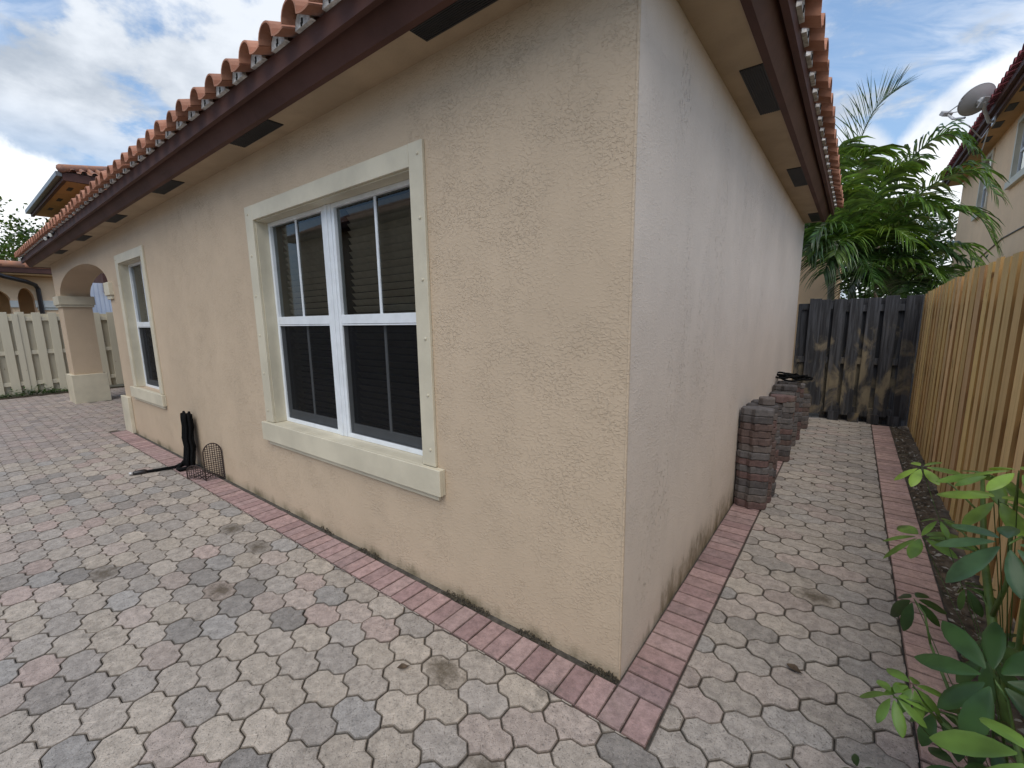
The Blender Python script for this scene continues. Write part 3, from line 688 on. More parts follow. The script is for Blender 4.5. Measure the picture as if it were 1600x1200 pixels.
wavy_board(f2, 0, XE - 0.13, 0.33, 0.300, 0.33, 2.885, 2.982, 40); wavy_board(f2, 1, -0.25, YE, 0.300, 0.33, 2.885, 2.982, 20)
f2.box(XE - 0.13, -0.25, 2.885, XE - 0.052, 4.0, 2.98)
f2.build('drip_board', M['fascia'], house)

# ---- roof: slopes as ribbed sheets, first course of S tiles along the eaves piece by piece
TP = 0.2475; SL = 0.36
def tile_profile():
    P = []
    for k in range(11):
        a = math.pi * (1 - k / 10); P.append((0.073 * math.cos(a), 0.084 * math.sin(a) ** 0.9 if math.sin(a) > 0 else 0.0))
    P += [(0.096, -0.005), (0.1237, -0.007), (0.151, -0.005), (TP - 0.074, 0.0)]
    return P
def tile_mesh(name, L, mat, th=0.009, taper=0.0):
    """crest runs along +Y from the open lower end at y=0; rises with the roof"""
    P = tile_profile(); n = len(P); mb = MB(); V = []; Q = []
    for i in range(n):
        dx = P[min(i + 1, n - 1)][0] - P[max(i - 1, 0)][0]; dz = P[min(i + 1, n - 1)][1] - P[max(i - 1, 0)][1]; l_ = math.hypot(dx, dz)
        Q.append((P[i][0] + dz / l_ * th, P[i][1] - dx / l_ * th))
    for yy in (0.0, L):
        V += [(x, yy, z + yy * SL) for x, z in P]
        V += [(x, yy, z + yy * SL) for x, z in Q]
    F = []
    for i in range(n - 1):
        F.append((i, i + 1, 2 * n + i + 1, 2 * n + i)); F.append((n + i + 1, n + i, 3 * n + i, 3 * n + i + 1))
        F.append((n + i, n + i + 1, i + 1, i))
    F += [(0, 2 * n, 3 * n, n), (n - 1, 2 * n - 1, 4 * n - 1, 3 * n - 1)]
    mb.add(V, F); me = mb.mesh(name, mat, smooth=False)
    return me
tile_me = tile_mesh('roof_tile', 0.44, M['tile'])
def closure_mesh():
    mb = MB(); pts = [(0.068 * math.cos(math.pi * k / 8), 0.071 * math.sin(math.pi * k / 8) - 0.004) for k in range(9)]; pts = [(0.085, -0.012)] + pts + [(-0.072, -0.012)]
    n = len(pts); mb.add([(x, 0, z) for x, z in pts] + [(x, 0.022, z) for x, z in pts], [list(range(n))] + [[i, n + i, n + (i + 1) % n, (i + 1) % n] for i in range(n)])
    mb.cur = 1; mb.box(-0.004, -0.004, -0.004, 0.007, -0.0005, 0.020); mb.box(-0.012, -0.0035, -0.012, -0.001, -0.0005, 0.004)
    return mb.mesh('eave_closure', [M['mortar'], M['black']])
clos_me = closure_mesh()
rf = MB()
HY = 3.3
def rib_sheet(mb, along, t0, t1, out, zb, lenf):
    P = tile_profile(); t = t0
    while (t > t1 if t1 < t0 else t < t1):
        L = lenf(t)
        if L > 0.3:
            V = []
            for s_ in (0.30, L):
                for x, z in P:
                    V.append((t + x, -out + s_, zb + z + s_ * SL) if along == 0 else (out - s_, t + x, zb + z + s_ * SL))
            n = len(P); mb.add(V, [(i, i + 1, n + i + 1, n + i) if along == 0 else (i + 1, i, n + i, n + i + 1) for i in range(n - 1)])
        t += -TP if t1 < t0 else TP
rib_sheet(rf, 0, 0.20, XE - 0.1, 0.42, 3.0, lambda t: min(3.7, 0.42 - t + 0.0) if t > -3.4 else min(3.7, t - XE + 0.5))
rib_sheet(rf, 1, -0.15, YE - 0.05, 0.42, 3.0, lambda t: min(3.7, t + 0.42))
rf.box(XE, 0.3, 3.0, -0.3, 6.3, 3.03)
roof = rf.build('roof', M['tile'], house); roof['kind'] = 'stuff'
k = 0; x = 0.197
while x > XE - 0.12:
    zz = 2.985 - 0.0015 * max(0, -x - 1.5) * -1.0 * 0.9 + rnd.gauss(0, 0.002)
    inst('roof_tile', tile_me, house, (x, -0.42 + rnd.gauss(0, 0.004), zz - 0.008), (rnd.gauss(0, 0.01), rnd.gauss(0, 0.012), rnd.gauss(0, 0.01)))
    inst('eave_closure', clos_me, house, (x, -0.353, zz + 0.003), (0, 0, 0)); x -= TP
y = -0.20
while y < YE - 0.02:
    zz = 2.985 + rnd.gauss(0, 0.002)
    inst('roof_tile', tile_me, house, (0.42 + rnd.gauss(0, 0.004), y, zz - 0.008), (rnd.gauss(0, 0.01), rnd.gauss(0, 0.012), math.pi / 2 + rnd.gauss(0, 0.01)))
    inst('eave_closure', clos_me, house, (0.353, y, zz + 0.003), (0, 0, math.pi / 2)); y += 0.262
hipm = None
for k in range(9):                         # rounded hip tiles climbing from the house corner
    if hipm is None:
        q = MB(); q.tube([(0, 0, 0), (-0.33, 0.33, 0.33 * SL)], [0.105, 0.09], 10); hipm = q.mesh('hip_tile', M['tile'], smooth=True)
    inst('hip_tile', hipm, house, (0.40 - 0.31 * k, -0.40 + 0.31 * k, 3.03 + 0.31 * k * SL))
# two little spotlights under the drip board near the porch, one at its end
for (lx, lz) in ((-8.74, 2.93), (-9.2, 2.935), (-12.5, 2.93)):
    q = MB(); q.tube([(lx, -0.345, lz + 0.035), (lx, -0.36, lz), (lx + 0.05, -0.40, lz - 0.03)], [0.012, 0.014, 0.028], 8); lamp = q.build('spotlight', M['gutter'], house)
    q = MB(); q.tube([(lx + 0.05, -0.40, lz - 0.03), (lx + 0.058, -0.41, lz - 0.036)], [0.026, 0.024], 10); q.build('lens', M['concrete'], lamp)

# ================================================================== PINE FENCE (right)
fence = thing('pine_fence', 'new yellow pine board fence along the right of the walkway', 'fence', (1.4, 2.5, 0))
def ftop(y): return 1.80 + 0.088 * min(1, max(0, (6.4 - y) / 3.0))
def plank(root, x, y, w, z0, z1, mat, along='y', th=0.018, cmul=(1, 1, 1), lean=0.0, tiltz=0.0):
    mb = MB(); h = (z1 - z0) / 2; hw = w / 2
    if along == 'y': mb.box(-th / 2, -hw, -h, th / 2, hw, h)
    else: mb.box(-hw, -th / 2, -h, hw, th / 2, h)
    mats = mat
    if mat is M['pine']: mb.mi[2] = mb.mi[4] = 1; mats = [mat, M['pine_edge_shaded']]
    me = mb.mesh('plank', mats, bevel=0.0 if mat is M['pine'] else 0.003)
    return inst('plank', me, root, (x, y, (z0 + z1) / 2), (lean if along == 'y' else 0, 0 if along == 'y' else lean, tiltz), cmul)
y = 6.36
while y > -1.6:
    f = rnd.uniform(0.76, 1.12); cm_ = (f, f * rnd.uniform(0.94, 1.03), f * rnd.uniform(0.85, 1.05))
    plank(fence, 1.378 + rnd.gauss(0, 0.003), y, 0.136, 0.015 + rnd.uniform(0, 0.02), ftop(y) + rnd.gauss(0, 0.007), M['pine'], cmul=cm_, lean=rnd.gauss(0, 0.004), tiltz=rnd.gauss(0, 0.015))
    f = rnd.uniform(0.85, 1.1)
    plank(fence, 1.449 + rnd.gauss(0, 0.002), y - 0.108, 0.139, 0.02, ftop(y) + rnd.gauss(0, 0.007), M['pine_shaded'], cmul=(f, f, f), lean=rnd.gauss(0, 0.003))
    y -= 0.216
for zz in (0.28, 0.95, 1.62):
    q = MB(); q.box(1.391, -1.7, zz - 0.044, 1.437, 6.42, zz + 0.044); q.build('rail', M['pine_shaded'], fence, bevel=0.003)
for yy in (-1.2, 1.2, 3.6, 6.0):
    q = MB(); q.box(1.462, yy - 0.045, 0.0, 1.55, yy + 0.045, 1.75); q.build('post', M['pine_shaded'], fence, bevel=0.003)

# ================================================================== BLACKENED GATE AND FENCE PANEL (back)
gate = thing('wooden_gate', 'weathered black-stained wooden gate closing the end of the walkway', 'gate', (0.9, 6.46, 0))
n = 7; x0, x1 = 0.425, 1.352
front = [(0.50, 0.14), (0.685, 0.145), (0.87, 0.14), (1.06, 0.145), (1.272, 0.15)]
for x, w in front: plank(gate, x, 6.43, w, 0.10 + rnd.uniform(-0.02, 0.02), 1.765 + rnd.gauss(0, 0.01), M['oldwood'], 'x', lean=rnd.gauss(0, 0.004), cmul=(1, 1, 1))
for x, w in [(0.595, 0.13), (0.78, 0.13), (0.965, 0.13), (1.165, 0.13)]: plank(gate, x, 6.505, w, 0.06, 1.75 + rnd.gauss(0, 0.01), M['oldwood'], 'x', cmul=(0.9, 0.9, 0.9))
for zz in (0.17, 0.88, 1.62):
    q = MB(); q.box(x0 + 0.005, 6.443, zz - 0.045, x1, 6.493, zz + 0.045); q.build('rail', M['oldwood'], gate, bevel=0.003)
for x in (0.55, 0.78, 1.0, 1.22): plank(gate, x, 6.41, 0.13, -0.005, 0.135, M['oldwood'], 'x', cmul=(1.3, 1.2, 1.0))
panel = thing('fence_panel', 'narrow blackened fence panel between the house wall and the gate', 'fence', (0.2, 6.44, 0))
for x, w, z1 in [(0.03, 0.045, 1.70), (0.165, 0.05, 1.775), (0.235, 0.10, 1.77), (0.34, 0.11, 1.755)]: plank(panel, x, 6.40, w, 0.08, z1, M['oldwood'], 'x', cmul=(1, 1, 1.05))
plank(panel, 0.10, 6.455, 0.12, 0.08, 1.62, M['oldwood'], 'x')
for zz in (0.19, 0.88, 1.66):
    q = MB(); q.box(0.004, 6.412, zz - 0.045, 0.415, 6.442, zz + 0.045); q.build('rail', M['oldwood'], panel, bevel=0.003)
q = MB(); q.box(0.38, 6.51, -0.02, 0.46, 6.58, 1.74); q.build('post', M['oldwood'], panel)
q = MB(); q.box(1.30, 6.52, -0.02, 1.46, 6.60, 1.78); q.build('post', M['oldwood'], gate)
plank(gate, 0.9, 6.53, 0.98, -0.02, 0.2, M['oldwood'], 'x')

# ================================================================== STACKED PAVERS against the side wall
def loose_paver_mesh(half=False, hgt=0.058):
    k, h = 0.0315, 0.0595; w = 0.0575
    L = [(-2 * w + k, -h), (-k, -h), (0, -h - 0.0305) if False else (0.0, -h - 0.031), (k, -h), (2 * w - k, -h), (2 * w, -h + k), (2 * w, h - k), (2 * w - k, h), (k, h), (0.0, h + 0.031), (-k, h), (-2 * w + k, h), (-2 * w, h - k), (-2 * w, -h + k)]
    L[2] = (0.0, -h - 0.029); L[9] = (0.0, h + 0.029)
    if half: L = [(a, bb) for a, bb in octagon(0, 0)]
    n = len(L); mb = MB(); c = 0.008
    def ring(s, z): return [(x * s, y * s, z) for x, y in L]
    V = ring(0.94, 0) + ring(1, 0.006) + ring(1, hgt - c) + ring(0.93, hgt)
    F = [list(reversed(range(n))), [3 * n + i for i in range(n)]]
    for i in range(n):
        j = (i + 1) % n
        for q in range(3): F.append([q * n + i, q * n + j, (q + 1) * n + j, (q + 1) * n + i])
    mb.v = V; mb.f = [list(f_) for f_ in F]; mb.mi = [0, 0] + [1 if q == 0 else 0 for i in range(n) for q in range(3)]; mb.tint = [(1, 1, 1, 1)] * len(F)
    return mb.mesh('loose_paver', [M['loose'], M['brick_edge']])  # dark bottom chamfer paints in the shade between stacked pavers
lp_me = loose_paver_mesh(hgt=0.0575); hp_me = loose_paver_mesh(True)
CK = {'charcoal': (0.085, 0.076, 0.076), 'slate grey': (0.125, 0.114, 0.113), 'dark red': (0.140, 0.088, 0.082), 'brownish grey': (0.140, 0.117, 0.108), 'rusty brown': (0.115, 0.080, 0.072)}
ORD = ['top', 'second from the top', 'third from the top', 'fourth from the top', 'fifth from the top', 'sixth from the top', 'seventh from the top', 'eighth from the top', 'ninth from the top', 'tenth from the top', 'eleventh from the top', 'twelfth from the top', 'thirteenth from the top', 'bottom']
SORD = ['frontmost', 'second', 'third', 'fourth', 'fifth', 'sixth', 'seventh', 'eighth', 'last']
STK = [(0.129, 2.345, 14), (0.137, 2.515, 14), (0.145, 2.69, 14), (0.145, 3.85, 12), (0.122, 4.03, 12), (0.118, 4.24, 13), (0.135, 4.56, 13), (0.15, 4.90, 12), (0.185, 5.62, 8)]
for si, (sx, sy, n) in enumerate(STK):
    for k in range(n):
        cn = rnd.choice(['charcoal', 'slate grey', 'slate grey', 'brownish grey', 'dark red', 'rusty brown'] if k < n - 1 else ['slate grey', 'charcoal'])
        if si == 3 and k == n - 1: cn = 'dark red'
        o_ = ORD[n - 1 - k] if k else 'bottom'
        o = inst('loose_paver', lp_me, None, (sx + rnd.gauss(0, 0.0035), sy + rnd.gauss(0, 0.0035), 0.0015 + 0.0592 * k), (0, 0, rnd.gauss(0, 0.022) + (math.pi if rnd.random() < 0.5 else 0)), CK[cn])
        tag(o, '%s concrete paver, %s of the %s stack along the side wall' % (cn, o_, SORD[si]), 'paver', 'pavers stacked against the side wall')
o = inst('half_paver', hp_me, None, (0.165, 2.53, 0.0015 + 0.0592 * 14), (0, 0, 0.1), CK['brownish grey']); tag(o, 'single small octagonal paver lying on top of the second stack by the wall', 'paver')
o = inst('half_paver', hp_me, None, (0.225, 2.70, 0.0015 + 0.0592 * 14), (0, 0, 0.3), CK['dark red']); tag(o, 'small reddish octagonal paver lying on top of the third stack by the wall', 'paver')
# coil of black hose over the stacks
hc = MB(); pts = []
for k in range(150):
    a = k * 0.19; r = 0.10 + 0.045 * math.sin(k * 0.31) + 0.02 * math.sin(k * 0.083)
    pts.append((0.16 + r * 1.25 * math.cos(a), 4.56 + r * 1.0 * math.sin(a), 0.80 + 0.055 * (k / 150) + 0.012 * math.sin(k * 0.7)))
pts += [(0.33, 4.5, 0.84), (0.36, 4.46, 0.835), (0.355, 4.42, 0.825), (0.30, 4.41, 0.82), (0.24, 4.44, 0.815)]
hc.tube(pts, 0.011, 6)
tag(hc.build('hose_coil', M['hose'], smooth=True), 'tangled black hose coiled on top of the paver stacks near the gate', 'hose')

# ================================================================== HOSE AND WIRE RACK by the front wall
hs = thing('garden_hose', 'black fabric garden hose bundled upright against the tan front wall', 'hose', (-4.95, -0.1, 0))
hb = MB()
for k in range(11):
    ox = -0.085 + 0.0165 * k; oy = -0.045 - 0.026 * (k % 3)
    top = 0.605 + rnd.uniform(-0.03, 0.012); bx = -5.0 + ox; w1 = rnd.uniform(-.02, .02)
    pts = [(bx + 0.06 + 0.03 * rnd.random(), oy - 0.05, 0.05 + 0.05 * rnd.random()), (bx + 0.045 + w1, oy - 0.03, 0.14), (bx + 0.03 - w1, oy - 0.01, 0.24), (bx + 0.015 + w1, oy - 0.015, 0.34), (bx + 0.004 - w1, oy, 0.45), (bx - 0.005 + w1, oy + 0.01, top - 0.05), (bx + 0.014, oy + 0.0, top), (bx + 0.04, oy - 0.01, top - 0.05), (bx + 0.035 + w1, oy - 0.005, 0.46), (bx + 0.045 - w1, oy - 0.025, 0.34), (bx + 0.06 + w1, oy - 0.02, 0.24), (bx + 0.075 - w1, oy - 0.04, 0.14), (bx + 0.10 + 0.03 * rnd.random(), oy - 0.06, 0.05)]
    hb.tube(pts, 0.0145, 7)
for k in range(3):                        # loops that reach the paving
    r = 0.05 + 0.02 * k
    hb.tube([(-4.97 + 0.02 * k, -0.06, 0.2), (-4.99, -0.10 - r, 0.04), (-5.02 + 0.03 * k, -0.17 - r * 0.6, 0.02), (-4.93 + 0.02 * k, -0.18 - r * .5, 0.02), (-4.87, -0.12, 0.03), (-4.86, -0.08, 0.2)], 0.0165, 7)
hb.tube([(-5.04, -0.05, 0.14), (-5.10, -0.07, 0.17), (-5.11, -0.07, 0.25), (-5.06, -0.05, 0.33)], 0.015, 7)
hb.tube([(-5.0, -0.06, 0.2), (-5.01, -0.12, 0.07), (-5.05, -0.22, 0.025), (-5.10, -0.34, 0.02), (-5.14, -0.45, 0.019)], 0.0165, 7)
hb.build('hose_loops', M['hose'], hs, smooth=True)
nz = MB(); nz.tube([(-5.14, -0.45, 0.02), (-5.145, -0.47, 0.024), (-5.165, -0.55, 0.024), (-5.17, -0.56, 0.024)], [0.018, 0.026, 0.022, 0.018], 10); nz.build('hose_grip', M['gutter'], hs, smooth=True)
nz = MB(); nz.tube([(-5.17, -0.56, 0.024), (-5.178, -0.595, 0.024)], [0.015, 0.017], 10); nz.build('hose_fitting', M['metal'], hs, smooth=True)

rk = thing('wire_rack', 'rusty brown wire lattice rack standing against the front wall beside the hose', 'rack', (-4.4, -0.15, 0))
def lattice(name, A, B, H, arch_h, nv, nh, r=0.0035):
    A, B = Vector(A), Vector(B); U = B - A; W = U.length; U.normalize(); Z = Vector((0, 0, 1))
    m = MB(); out = [A]
    for k in range(13):
        a = math.pi * (1 - k / 12); out.append(A + U * (W / 2 + W / 2 * math.cos(a)) + Z * (H - arch_h + arch_h * math.sin(a)))
    out.append(B); m.tube(out, 0.0062, 6)
    def topz(t): return H - arch_h + arch_h * math.sqrt(max(0, 1 - (2 * t - 1) ** 2))
    for k in range(1, nv):
        t = k / nv; p = A + U * (W * t); m.tube([p + Z * 0.02, p + Z * topz(t)], r, 4)
    for k in range(1, nh + 1):
        z = 0.02 + (H - 0.03) * k / (nh + 1); t0 = 0.0
        if z > H - arch_h: t0 = 0.5 - 0.5 * math.sqrt(max(0, 1 - ((z - H + arch_h) / arch_h) ** 2))
        m.tube([A + U * (W * t0) + Z * z, A + U * (W * (1 - t0)) + Z * z], r, 4)
    return m.build(name, M['rust'], rk)
lattice('tall_lattice', (-4.31, -0.165, 0.01), (-4.27, -0.012, 0.01), 0.375, 0.10, 8, 15)
lattice('low_lattice', (-4.545, -0.255, 0.01), (-4.318, -0.165, 0.01), 0.145, 0.07, 8, 5)
m = MB()
for k in range(4):
    t = k / 3; a = Vector((-4.545 + 0.227 * t, -0.255 + 0.09 * t, 0.02)); bq = Vector((-4.40 + 0.13 * t, -0.03, 0.02)); m.tube([a, (a + bq) / 2 + Vector((0, 0, 0.05)), bq], 0.0045, 5)
m.tube([(-4.40, -0.03, 0.01), (-4.27, -0.02, 0.01)], 0.0055, 5); m.tube([(-4.545, -0.255, 0.01), (-4.43, -0.19, 0.05), (-4.318, -0.165, 0.01)], 0.005, 5)
m.build('base_rod', M['rust'], rk)

# ================================================================== LEFT: BEIGE FENCE, NEIGHBOUR HOUSE
lf = thing('beige_fence', 'beige painted board fence with gaps at the left end of the patio', 'fence', (-14.1, 0, 0))
for k in range(26):
    y = -3.3 + 0.262 * k
    f = rnd.uniform(0.94, 1.03)
    plank(lf, -14.08, y, 0.148, 0.06 + rnd.uniform(0, 0.03), 1.905 + rnd.gauss(0, 0.006), M['painted'], cmul=(f, f, f * 0.99), lean=rnd.gauss(0, 0.003))
    plank(lf, -14.155, y + 0.131, 0.148, 0.06, 1.87, M['painted'], cmul=(0.9 * f, 0.88 * f, 0.85 * f))
for zz in (0.30, 1.0, 1.76):
    q = MB(); q.box(-14.142, -3.4, zz - 0.045, -14.092, 3.45, zz + 0.045); q.build('rail', M['painted'], lf, bevel=0.003)
plank(lf, -14.065, -0.50, 0.10, 0.05, 1.87, M['painted'], cmul=(0.97, 0.97, 0.97))
kb = MB(); kb.box(-13.98, -4.8, -0.03, -13.92, 3.4, 0.035); tag(kb.build('kerb_strip', M['moss']), 'dark low edging at the foot of the beige fence', kind='structure')
wd = MB()
for k in range(900):
    yy = rnd.choice([rnd.gauss(-0.55, 0.28), rnd.gauss(-0.05, 0.2), rnd.gauss(-0.7, 0.5)]); xx = rnd.uniform(-14.06, -13.94); zz = abs(rnd.gauss(0, 0.09)) * math.exp(-((yy + 0.4) / 0.6) ** 2) + 0.01
    a = rnd.uniform(0, 6.28); r = rnd.uniform(0.015, 0.035); u = Vector((math.cos(a), math.sin(a), rnd.uniform(-.3, .8))) * r; w_ = Vector((-math.sin(a), math.cos(a), rnd.uniform(-.3, .3))) * r * 0.6; c = Vector((xx, yy, zz))
    wd.add([c - u, c - w_, c + u, c + w_], [(0, 1, 2, 3)])
tag(wd.build('weeds', M['weed']), 'low green weeds along the foot of the beige fence', kind='stuff')

nh = thing('neighbour_house', 'two storey neighbour house with arches beyond the beige fence', 'house', (-18, 1.5, 0))
m = MB(); NXW = -17.0
def arch_wall(mb, xw, y0, y1, zt, arches, d=0.4):
    cuts = [y0, y1]
    for c, h, zs, r in arches: cuts += [c - h, c + h] + [c + h * math.cos(math.pi * k / 20) for k in range(1, 20)]
    cuts = sorted(set(cuts))
    for a, b2 in zip(cuts[:-1], cuts[1:]):
        lo = (0, 0)
        for c, h, zs, r in arches:
            if c - h - 1e-6 <= a and b2 <= c + h + 1e-6: lo = tuple(zs + r * math.sqrt(max(0, 1 - ((t - c) / h) ** 2)) for t in (a, b2))
        V = [(xw, a, lo[0]), (xw, b2, lo[1]), (xw, b2, zt), (xw, a, zt), (xw - d, a, lo[0]), (xw - d, b2, lo[1]), (xw - d, b2, zt), (xw - d, a, zt)]
        mb.add(V, [(0, 1, 2, 3), (5, 4, 7, 6), (4, 5, 1, 0)])
arch_wall(m, NXW, -4.0, 1.05, 2.92, [(0.02, 0.16, 2.28, 0.34), (-0.62, 0.34, 2.28, 0.30), (-1.7, 0.4, 2.28, 0.30)])
m.build('wall', M['peach'], nh)['label'] = 'peach wall with arches'
m = MB(); m.box(-22.0, -4.0, 0, -17.9, 1.0, 2.9); m.build('porch_wall', M['orange'], nh)
m = MB(); m.box(NXW - 0.02, 0.17, 2.10, NXW + 0.06, 0.72, 2.29); m.box(NXW - 0.02, 0.2, 2.03, NXW + 0.03, 0.7, 2.098); m.box(NXW - 0.02, -0.30, 2.1, NXW + 0.05, -0.15, 2.28); m.build('band', M['concrete'], nh, bevel=0.004)
m = MB(); m.box(-17.6, -4.2, 2.98, -16.5, 0.92, 3.13); m.build('fascia', M['fascia'], nh)
m = MB(); m.box(-17.3, -4.2, 2.93, -16.55, 0.9, 2.97); m.build('soffit', M['orange'], nh)
for k in range(12):
    q = MB(); yy = 0.85 - 0.40 * k
    pts = [(-16.55, yy, 3.18), (-16.55, yy - 0.43, 3.185)]
    q.tube(pts, 0.095, 10); q.build('rake_tile', M['tile_old'] if k % 3 == 2 else M['tile'], nh, smooth=True)
m = MB(); m.add([(-16.6, -4.2, 3.14), (-16.6, 0.9, 3.14), (-19.5, 0.9, 3.3), (-19.5, -4.2, 3.3)], [(0, 1, 2, 3)]); m.build('lower_roof', M['tile_old'], nh)
m = MB(); m.tube([(-16.42, -0.62, 3.05), (-16.45, -0.5, 2.93), (-16.5, -0.36, 2.87), (-16.7, 0.05, 2.77), (-16.86, 0.22, 2.70), (-16.92, 0.27, 2.6), (-16.92, 0.27, 0.0)], 0.055, 8); m.build('downspout', M['gutter'], nh, smooth=False)
m = MB(); m.box(-16.5, -4.2, 2.98, -16.36, -0.5, 3.09); m.build('gutter', M['gutter'], nh)
# upper storey
ux, uy, uz = -18.0, 1.33, 5.9
m = MB(); m.box(-27, 1.95, 0.0, -18.62, 9, 5.99); m.build('upper_wall', M['orange'], nh)
m = MB(); m.box(-25, uy + 0.1, uz, ux - 0.1, 9, uz + 0.02); m.build('upper_soffit', M['orange'], nh)
m = MB(); m.box(-25, uy, uz - 0.06, ux + 0.0, uy + 0.09, uz + 0.17); m.box(ux - 0.09, uy + 0.091, uz - 0.06, ux, 9, uz + 0.17); m.build('upper_fascia', M['fascia'], nh)
m = MB(); m.box(-25, uy - 0.14, uz + 0.03, ux, uy - 0.001, uz + 0.17); m.build('upper_gutter', M['greygut'], nh, bevel=0.01)
for k in range(3):
    q = MB(); xx = -19.1 - 1.9 * k; q.box(xx - 0.5, uy + 0.28, uz - 0.008, xx, uy + 0.40, uz - 0.001); q.build('soffit_vent', M['vent'], nh)
m = MB(); P = tile_profile(); yy = uy
while yy < 7:
    L = min(4.0, 0.3 + (yy - uy))
    V = [(ux + 0.06 - s_, yy + x, uz + 0.19 + z + 0.4 * s_) for s_ in (0, L) for x, z in P]; n = len(P); m.add(V, [(i + 1, i, n + i, n + i + 1) for i in range(n - 1)]); yy += TP
V = [(-25, uy - 0.05, uz + 0.18), (ux + 0.04, uy - 0.05, uz + 0.18), (ux - 4, uy + 4, uz + 1.8), (-25, uy + 4, uz + 1.8)]; m.add(V, [(0, 1, 2, 3)])
m.build('upper_roof', M['tile_old'], nh)['kind'] = 'stuff'
q = MB(); q.tube([(ux + 0.08, uy - 0.04, uz + 0.24), (ux - 1, uy + 1.0, uz + 0.66), (ux - 3.4, uy + 3.4, uz + 1.65)], 0.11, 8); q.build('hip_tile', M['tile_old'], nh, smooth=True)

ws = thing('white_shed', 'bluish white ribbed metal wall seen through the arch above the beige fence', 'shed', (-18, 2.5, 0))
m = MB(); yy = 1.32
while yy < 5: m.box(-17.62, yy, 0, -17.5, yy + 0.085, 2.86); m.box(-17.61, yy + 0.086, 0, -17.515, yy + 0.105, 2.855); yy += 0.106
m.build('ribbed_wall', M['whitemetal'], ws)
m = MB(); m.box(-20, 1.75, 2.55, -17.35, 5, 3.4); m.build('roof_edge', M['fascia'], ws)

# ================================================================== RIGHT: NEIGHBOUR HOUSE
rh = thing('peach_house', 'tall peach stucco neighbour house with dark red tiles behind the pine fence', 'house', (5, 11, 0))
RX, REND, RZ = 2.8, 17.4, 5.2
m = MB()
RW = [(10.15, 11.5, 3.98, 5.0), (13.62, 14.55, 3.86, 5.02)]
ys = sorted([9.0, REND] + [t for w in RW for t in w[:2]])
for a, b2 in zip(ys[:-1], ys[1:]):
    segs = [(0, RZ)]
    for w in RW:
        if w[0] <= a and b2 <= w[1]: segs = [(0, w[2]), (w[3], RZ)]
    for z0, z1 in segs: m.add([(RX, a, z0), (RX, b2, z0), (RX, b2, z1), (RX, a, z1)], [(3, 2, 1, 0)])
m.add([(RX, REND, 0), (12, REND, 0), (12, REND, RZ), (RX, REND, RZ)], [(0, 3, 2, 1)])
m.add([(RX, 9, 0), (12, 9, 0), (12, 9, RZ), (RX, 9, RZ)], [(0, 1, 2, 3)])
m.build('wall', M['peach'], rh)
for (a, b2, z0, z1) in RW:
    w = MB(); w.box(RX - 0.03, a - 0.10, z1, RX + 0.06, b2 + 0.10, z1 + 0.09); w.box(RX - 0.03, a - 0.10, z0, RX + 0.06, a, z1 - 0.001); w.box(RX - 0.03, b2, z0, RX + 0.06, b2 + 0.10, z1 - 0.001)
    wo = w.build('window', M['trim'], rh)
    w = MB(); w.box(RX - 0.07, a - 0.14, z0 - 0.13, RX + 0.08, b2 + 0.14, z0 - 0.001); w.build('sill', M['trim'], wo)
    w = MB(); c = (a + b2) / 2
    for p0, p1 in ((a, a + 0.05), (b2 - 0.05, b2), (c - 0.025, c + 0.025)): w.box(RX + 0.04, p0, z0, RX + 0.08, p1, z1)
    w.box(RX + 0.041, a, (z0 + z1) / 2 - 0.025, RX + 0.079, b2, (z0 + z1) / 2 + 0.025); w.build('frame', M['white'], wo)
    w = MB(); w.add([(RX + 0.06, a, z0), (RX + 0.06, b2, z0), (RX + 0.06, b2, z1), (RX + 0.06, a, z1)], [(3, 2, 1, 0)]); w.build('pane', M['glass'], wo)
    w = MB(); w.box(RX + 0.3, a - 0.2, z0 - 0.2, RX + 0.33, b2 + 0.2, z1 + 0.2); w.build('dark_room', M['room'], wo)
EX = 2.43
m = MB(); m.box(EX + 0.051, 8.7, RZ + 0.001, RX, REND + 0.3, RZ + 0.02); m.build('soffit', M['orange'], rh)
m = MB(); m.box(EX, 8.7, RZ - 0.02, EX + 0.05, REND + 0.3, RZ + 0.14); m.build('fascia', M['fascia'], rh)
m = MB(); m.box(EX - 0.07, 8.7, RZ + 0.06, EX - 0.001, REND + 0.35, RZ + 0.16); m.build('drip_board', M['fascia'], rh)
for k in range(8):
    yy = 8.9 + 0.985 * k; q = MB(); q.box(EX + 0.09, yy, RZ - 0.006, EX + 0.21, yy + 0.42, RZ + 0.0005); q.build('soffit_vent', M['vent'], rh)
t2 = tile_mesh('roof_tile', 0.5, M['tile_red'])
yy = 8.7
while yy < REND + 0.3: inst('roof_tile', t2, rh, (EX - 0.15, yy, RZ + 0.165 + rnd.gauss(0, 0.003)), (0, rnd.gauss(0, 0.01), -math.pi / 2 + rnd.gauss(0, 0.01)), None); yy += 0.25
m = MB(); P = tile_profile(); n = len(P); yy = 8.7
while yy < REND + 0.3:
    V = [(EX - 0.15 + s_, yy + x, RZ + 0.17 + z + SL * s_) for s_ in (0.3, 4.2) for x, z in P]; m.add(V, [(i, i + 1, n + i + 1, n + i) for i in range(n - 1)]); yy += 0.25
m.build('roof', M['tile_red'], rh)['kind'] = 'stuff'
m = MB(); m.tube([(RX - 0.012, 10.0, 2.95), (RX - 0.012, 11.5, 2.93), (RX - 0.012, 13.2, 2.75), (RX - 0.012, 15.0, 2.15), (RX - 0.012, 15.4, 1.95), (RX - 0.012, 15.42, 0.3)], 0.012, 6); m.build('wall_cable', M['gutter'], rh)

